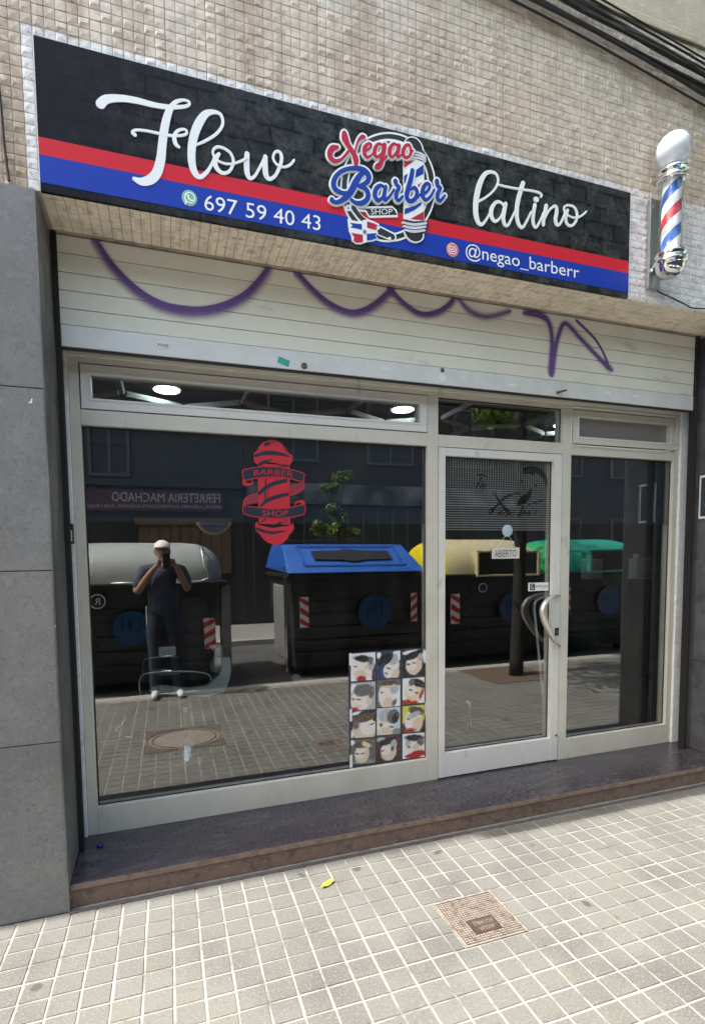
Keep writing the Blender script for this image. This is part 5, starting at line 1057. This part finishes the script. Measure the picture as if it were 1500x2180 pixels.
body(c_, 3.78, 5.62, 1.24, 'bin_black'); dome(c_, 3.70, 5.70, 1.27, 1.80, 'bin_cream', 'bin_yellow', -1); hood(c_, 4.32, 5.42, 1.25, 1.62, 'bin_cream'); stripe_panel(c_, 3.92, .55, .98, .15, -1); badge(c_, 4.95, .75); pipe_side(c_, 3.64, 'bin_grey')
o = MB().lathe_y((4.46, BF + .032, 1.06), [(.075, 0), (.075, .004)], 24).build('round_mark', M['mark_white'], c_); MB().lathe_y((4.46, BF + .038, 1.06), [(.055, 0), (.055, .003)], 24).build('mark_centre', M['bin_black'], o)
t_ = thing('glass_bin', (6.75, BF - .7, ROAD), 'black bottle container with a teal green rounded lid', 'bin', BIN_LAB)
body(t_, 5.84, 7.66, 1.24, 'bin_black'); dome(t_, 5.76, 7.74, 1.27, 1.80, 'bin_teal', 'bin_green', -1); hood(t_, 6.40, 7.50, 1.27, 1.62, 'bin_teal'); stripe_panel(t_, 5.94, .60, 1.02, .15, -1); badge(t_, 6.85, .78, .24); pipe_side(t_, 5.735, 'bin_grey')

# ------------------------------------------------------------------ trees
def leaf_mat(nm, c1, c2):
    m = bpy.data.materials.new(nm); m.use_nodes = True; n, l = nodes_of(m); b = n['Principled BSDF']; g = n.new('ShaderNodeNewGeometry')
    c = mixc(n, l, g.outputs['Random Per Island'], c1, c2); l.new(c, b.inputs['Base Color']); b.inputs['Roughness'].default_value = .45
    t = n.new('ShaderNodeBsdfTranslucent'); l.new(c, t.inputs[0]); mx = n.new('ShaderNodeMixShader'); mx.inputs[0].default_value = .4; l.new(b.outputs[0], mx.inputs[1]); l.new(t.outputs[0], mx.inputs[2]); l.new(mx.outputs[0], n['Material Output'].inputs[0]); MATS[nm] = m
leaf_mat('leaf_green', (0.045, 0.095, 0.014), (0.14, 0.19, 0.025)); leaf_mat('leaf_light', (0.05, 0.11, 0.015), (0.16, 0.20, 0.03))
mat('bark', (0.014, 0.012, 0.010), 0.9, 0, [((0.026, 0.022, 0.018), 18, 0.45, 0.7, (1, 1, .3))], (60, 0.8)); mat('soil', (0.10, 0.066, 0.043), 0.95, 0, [((0.08, 0.055, 0.04), 12, 0.4, 0.7)], (80, 0.8))
def tree(name, base, label, h0, h1, rad, nleaf, size, m, r0, seed, clumps=26, group=None):
    rr = random.Random(seed); t = thing(name, base, label, 'tree', group); B = Vector(base); mb = MB()
    top = B + Vector((rr.uniform(-.1, .1), rr.uniform(-.1, .1), h0 + (h1 - h0) * .5))
    mb.tube(smooth_line([tuple(B), tuple(B + Vector((.03, .02, h0 * .5))), tuple(B + Vector((.0, .05, h0))), tuple(top)], 5), [r0 * (1.25 - .045 * i) for i in range(16)], 10)
    cen = []; 
    for k in range(clumps):
        u = rr.random(); a = rr.random() * 2 * PI; z = h0 + (h1 - h0) * u; rz = rad * math.sin(PI * min(.97, .18 + .78 * u)) ** .7 * math.sqrt(rr.random()) * rr.uniform(.75, 1.1)
        c = B + Vector((rz * math.cos(a), rz * math.sin(a), z)); cen.append((c, rr.uniform(.25, .48) * rad * .62))
        if k % 2 == 0: s = B + Vector((0, .05, h0 * .9 + (z - h0) * .4)); mb.tube(smooth_line([tuple(s), tuple(s.lerp(c, .5) + Vector((0, 0, .1))), tuple(c)], 3), [r0 * .45 * (1 - i / 7.5) for i in range(7)], 6)
    mb.build('trunk', M['bark'], t, smooth=True)
    lf = MB()
    for k in range(nleaf):
        c, r = cen[rr.randrange(len(cen))]; d = Vector((rr.gauss(0, 1), rr.gauss(0, 1), rr.gauss(0, 1))).normalized(); p = c + d * r * rr.random() ** .45
        a = Vector((rr.gauss(0, 1), rr.gauss(0, 1), rr.gauss(-.4, .7))).normalized(); b = a.cross(Vector((rr.gauss(0, 1), rr.gauss(0, 1), rr.gauss(0, 1)))).normalized(); s = size * rr.uniform(.7, 1.3)
        lf.add([p - a * s, p + b * s * .42 - a * s * .1, p + a * s, p - b * s * .42 - a * s * .1], [(0, 1, 2, 3)])
    lf.build('crown', M[m], t); return t
tree('street_tree', (4.24, -2.62, 0.0), 'street tree with dark trunk and green crown beside the cream-lidded bin', 3.55, 6.9, 2.1, 8500, .075, 'leaf_green', .075, 5, 30)
tree('young_tree', (3.42, -7.3, 0.0), 'slim young tree with drooping light green leaves behind the blue bin', 2.0, 3.3, .62, 900, .07, 'leaf_light', .035, 9, 12)
pit = thing('tree_pit', (4.17, -2.7, 0), 'bare brown soil square round the foot of the street tree', 'tree pit')
box('soil', (PIT[0], PIT[2], -.003), (PIT[1], PIT[3], .006), M['soil'], pit)

# ------------------------------------------------------------------ buildings over the road
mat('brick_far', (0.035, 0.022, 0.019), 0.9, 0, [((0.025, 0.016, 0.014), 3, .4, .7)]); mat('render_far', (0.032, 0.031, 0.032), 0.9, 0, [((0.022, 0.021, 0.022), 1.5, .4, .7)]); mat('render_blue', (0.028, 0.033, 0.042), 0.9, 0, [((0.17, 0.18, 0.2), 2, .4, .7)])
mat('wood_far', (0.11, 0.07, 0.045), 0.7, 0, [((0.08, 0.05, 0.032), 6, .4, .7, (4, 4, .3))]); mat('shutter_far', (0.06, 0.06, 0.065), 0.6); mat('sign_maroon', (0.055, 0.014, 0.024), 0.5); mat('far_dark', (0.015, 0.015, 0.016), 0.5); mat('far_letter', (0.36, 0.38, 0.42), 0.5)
OY = -9.2
def far_window(root, x0, x1, z0, z1, shutter=.6):
    w = box('window', (x0, OY - .10, z0), (x1, OY + .012, z1), M['far_dark'], root)
    for a, b in (((x0 - .06, z0 - .06), (x1 + .06, z0)), ((x0 - .06, z1), (x1 + .06, z1 + .06)), ((x0 - .06, z0), (x0, z1)), ((x1, z0), (x1 + .06, z1))): box('window_frame', (a[0], OY - .02, a[1]), (b[0], OY + .05, b[1]), M['shutter_far'], w)
    box('mullion', ((x0 + x1) / 2 - .03, OY, z0), ((x0 + x1) / 2 + .03, OY + .04, z1), M['shutter_far'], w)
    n_ = int((z1 - z0) * shutter / .12)
    for k in range(n_): box('blind_slat', (x0 + .01, OY + .02, z1 - .12 * (k + 1)), (x1 - .01, OY + .035, z1 - .12 * k - .015), M['render_far'], w)
def far_building(x0, x1, h, m, label):
    r = thing('far_building', ((x0 + x1) / 2, OY - 3, 0), label, 'building'); box('wall', (x0, OY - 6, -.1), (x1, OY, h), M[m], r); return r
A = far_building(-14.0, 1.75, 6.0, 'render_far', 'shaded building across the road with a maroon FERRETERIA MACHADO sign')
sb = box('shop_sign', (-2.9, OY + .002, 2.60), (1.26, OY + .09, 3.06), M['sign_maroon'], A)
def far_text(nm, txt, x0, x1, z0, z1, par): return text_map(nm, txt, lambda s, t: (x1 + (x0 - x1) * s, OY + .0925, z0 + (z1 - z0) * t), M['far_letter'], par)
far_text('sign_letters', 'FERRETERIA MACHADO', -1.07, 1.19, 2.80, 3.00, sb); far_text('small_letters', "INSTAL.LADORS AUTORITZATS D'AIGUA, GAS I ELECTRI", -1.75, 1.2, 2.655, 2.735, sb)
box('shop_opening', (-1.5, OY - .1, .0), (1.42, OY + .012, 2.30), M['far_dark'], A)
for k in range(9): box('wood_board', (-.55 + k * .22, OY + .013, 1.2), (-.55 + k * .22 + .205, OY + .05, 2.36), M['wood_far'], A)
box('wood_beam', (-.62, OY + .051, 2.28), (1.44, OY + .10, 2.44), M['wood_far'], A)
for x in (-5.0, -1.5, -8.5): far_window(A, x + .05, x + .75, 3.40, 4.6)
box('string_course', (-14, OY + .002, 3.14), (1.74, OY + .12, 3.28), M['render_far'], A); box('parapet', (-14.02, OY - .2, 6.0), (1.75, OY + .08, 6.12), M['render_far'], A)
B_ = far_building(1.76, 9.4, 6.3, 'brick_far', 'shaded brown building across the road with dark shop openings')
for x0_, x1_ in ((1.95, 4.0), (4.3, 6.3), (6.6, 9.0)):
    op = box('shop_opening', (x0_, OY - .1, .0), (x1_, OY + .012, 2.75), M['far_dark'], B_)
    for k in range(6): box('window_bar', (x0_ + (x1_ - x0_) * k / 5 - .02, OY + .0122, .3), (x0_ + (x1_ - x0_) * k / 5 + .02, OY + .03, 2.7), M['shutter_far'], B_)
box('fascia', (1.80, OY + .002, 2.8), (9.36, OY + .10, 3.3), M['render_blue'], B_); text_map('fascia_letters', 'TALLER', lambda s, t: (8.7 - 1.9 * s, OY + .1025, 2.92 + .24 * t), M['far_letter'], B_) if False else None
for x in (2.4, 4.9, 7.3): far_window(B_, x, x + 1.1, 3.9, 5.3, .5)
box('parapet', (1.76, OY - .2, 6.3), (9.4, OY + .08, 6.42), M['render_far'], B_)
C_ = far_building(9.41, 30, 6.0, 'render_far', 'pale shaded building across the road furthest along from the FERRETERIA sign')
for x in (10.2, 12.6, 15.0, 17.5, 20): far_window(C_, x, x + 1.2, 3.8, 5.2, .4); far_window(C_, x, x + 1.2, .4, 2.5, .7)
D_ = far_building(-30, -14.01, 5.9, 'brick_far', 'brick building across the road on the FERRETERIA side far end')
for x in (-17, -20, -23): far_window(D_, x, x + 1.2, 3.8, 5.2, .4)

# ------------------------------------------------------------------ the photographer
mat('skin', (0.30, 0.17, 0.11), 0.5); mat('tshirt', (0.030, 0.042, 0.078), 0.85, 0, [((0.06, 0.075, 0.115), 9, .45, .7)], (40, .3)); mat('trousers', (0.015, 0.02, 0.04), 0.85, 0, [((0.03, 0.035, 0.06), 7, .45, .7)], (35, .4)); mat('cap_white', (0.80, 0.80, 0.78), 0.7); mat('shoe', (0.55, 0.56, 0.55), 0.6); mat('shoe_green', (0.10, 0.38, 0.20), 0.6)
def limbs(name, chains, m, parent, voxel, blobs=()):
    mb = MB()
    for ch_ in chains:
        pts = smooth_line([tuple(p) for p in ch_], 4)
        mb.tube([p[:3] for p in pts], [p[3] for p in pts], 12)
        for p in (pts[0], pts[-1]): mb.ellipsoid(p[:3], (p[3],) * 3, 12, 8)
    for c, r in blobs: mb.ellipsoid(c, r, 16, 10)
    o = mb.build(name, m, parent); md = o.modifiers.new('skin', 'REMESH'); md.mode = 'VOXEL'; md.voxel_size = voxel; md.use_smooth_shade = True
    sm = o.modifiers.new('soft', 'SMOOTH'); sm.factor = .5; sm.iterations = 4; return o
pp = thing('person', (-.05, -3.16, 0), 'person in white cap, navy T-shirt and dark trousers taking a photograph', 'person')
SL, SR, EL, ER, HL, HR = (-.235, -3.15, 1.415), (.150, -3.15, 1.415), (-.315, -3.08, 1.20), (.215, -3.07, 1.22), (-.085, -2.965, 1.505), (.075, -2.965, 1.505)
def fingers(h, s):
    out = []
    for k, (dz, ln) in enumerate(((.040, .070), (.016, .080), (-.010, .076), (-.034, .060))):
        out.append([(h[0] - s * .004, h[1] + .004, h[2] + dz, .0105), (h[0] + s * ln * .45, h[1] + .012, h[2] + dz + .004, .0095), (h[0] + s * ln * .85, h[1] + .030, h[2] + dz + .006, .0085)])
    out.append([(h[0] - s * .012, h[1] - .012, h[2] - .03, .012), (h[0] + s * .02, h[1] - .022, h[2] + .005, .0105), (h[0] + s * .05, h[1] - .012, h[2] + .026, .009)])
    return out
ch_ = [[(*SL, .052), (-.29, -3.12, 1.31, .047), (*EL, .043), (-.20, -3.02, 1.36, .037), (HL[0] - .02, HL[1] - .02, HL[2] - .03, .027)], [(*SR, .052), (.20, -3.11, 1.32, .047), (*ER, .043), (.15, -3.02, 1.37, .037), (HR[0] + .02, HR[1] - .02, HR[2] - .03, .027)],
       [(-.045, -3.15, 1.44, .056), (-.042, -3.135, 1.53, .054)], [(-.045, -3.16, 1.0, .12), (-.045, -3.165, 1.2, .128), (-.045, -3.16, 1.36, .12)], [SL + (.06,), (-.045, -3.155, 1.43, .075), SR + (.06,)],
       [(-.135, -3.16, .93, .088), (-.15, -3.13, .52, .06), (-.155, -3.17, .10, .045)], [(.045, -3.16, .93, .088), (.07, -3.12, .52, .06), (.085, -3.16, .10, .045)]] + fingers(HL, 1) + fingers(HR, -1)
hd = (-.04, -3.105, 1.635)
blobs = [(hd, (.076, .094, .108)), ((hd[0], hd[1] + .045, hd[2] - .055), (.052, .050, .050)), ((hd[0], hd[1] + .099, hd[2] - .012), (.013, .018, .020)), ((hd[0] - .079, hd[1] - .01, hd[2] - .005), (.012, .022, .032)), ((hd[0] + .079, hd[1] - .01, hd[2] - .005), (.012, .022, .032)), (HL, (.022, .028, .046)), (HR, (.022, .028, .046)), ((hd[0], hd[1] + .092, hd[2] - .058), (.024, .012, .010))]
body_ = limbs('body', ch_, M['skin'], pp, .008, blobs)
for s in (-1, 1): MB().ellipsoid((hd[0] + s * .031, hd[1] + .084, hd[2] + .014), (.014, .009, .008), 10, 8).build('eye', M['film_black'], pp)
limbs('t_shirt', [[(-.085, -3.16, .98, .128), (-.06, -3.165, 1.18, .152), (-.045, -3.16, 1.36, .145)], [(-.005, -3.16, .98, .128), (-.03, -3.165, 1.18, .152)], [SL + (.072,), (-.045, -3.155, 1.425, .088), SR + (.072,)], [(*SL, .070), (-.282, -3.125, 1.32, .066), (-.300, -3.10, 1.265, .064)], [(*SR, .070), (.190, -3.125, 1.33, .066), (.206, -3.10, 1.275, .064)]], M['tshirt'], pp, .012)
limbs('trousers', [[(-.10, -3.16, .97, .118), (-.14, -3.145, .75, .105), (-.15, -3.13, .52, .078), (-.155, -3.165, .12, .068)], [(.01, -3.16, .97, .118), (.055, -3.14, .75, .105), (.07, -3.12, .52, .078), (.085, -3.155, .12, .068)]], M['trousers'], pp, .012)
limbs('shoe', [[(-.158, -3.20, .050, .045), (-.165, -3.10, .046, .042), (-.172, -3.00, .036, .034)]], M['shoe'], pp, .008); limbs('shoe', [[(.09, -3.19, .050, .045), (.10, -3.09, .046, .042), (.11, -2.99, .036, .034)]], M['shoe'], pp, .008)
mb = MB(); nu, nv = 24, 8
for j in range(nv + 1):
    a_ = PI / 2 * j / nv
    for k in range(nu): t = 2 * PI * k / nu; mb.v.append((hd[0] + .088 * math.cos(a_) * math.cos(t), hd[1] - .004 + .106 * math.cos(a_) * math.sin(t), hd[2] + .034 + .088 * math.sin(a_)))
for j in range(nv):
    for k in range(nu): mb.f.append((j * nu + k, j * nu + (k + 1) % nu, (j + 1) * nu + (k + 1) % nu, (j + 1) * nu + k))
cp = mb.build('cap', M['cap_white'], pp, smooth=True)
br = [(hd[0] + .088 * math.cos(t), hd[1] + .02 + .16 * math.sin(t), hd[2] + .040) for t in [PI * k / 12 for k in range(13)]]
MB().prism(br, (0, 0, .007)).build('cap_peak', M['cap_white'], cp, fixn=True)
MB().box((-.235, -3.20, .70), (-.222, -3.12, 1.02), .006).build('side_stripe', M['white_plastic'], pp)
ph_ = thing('phone', (0, -2.915, 1.45), 'black phone held upright in both hands by the person', 'phone')
MB().box((-.038, -2.9180, 1.448), (.038, -2.9095, 1.610), .004).build('case', M['black_plastic'], ph_)
MB().box((-.030, -2.9094, 1.575), (-.006, -2.9075, 1.600), .0008).build('lens_bump', M['black_plastic'], ph_)
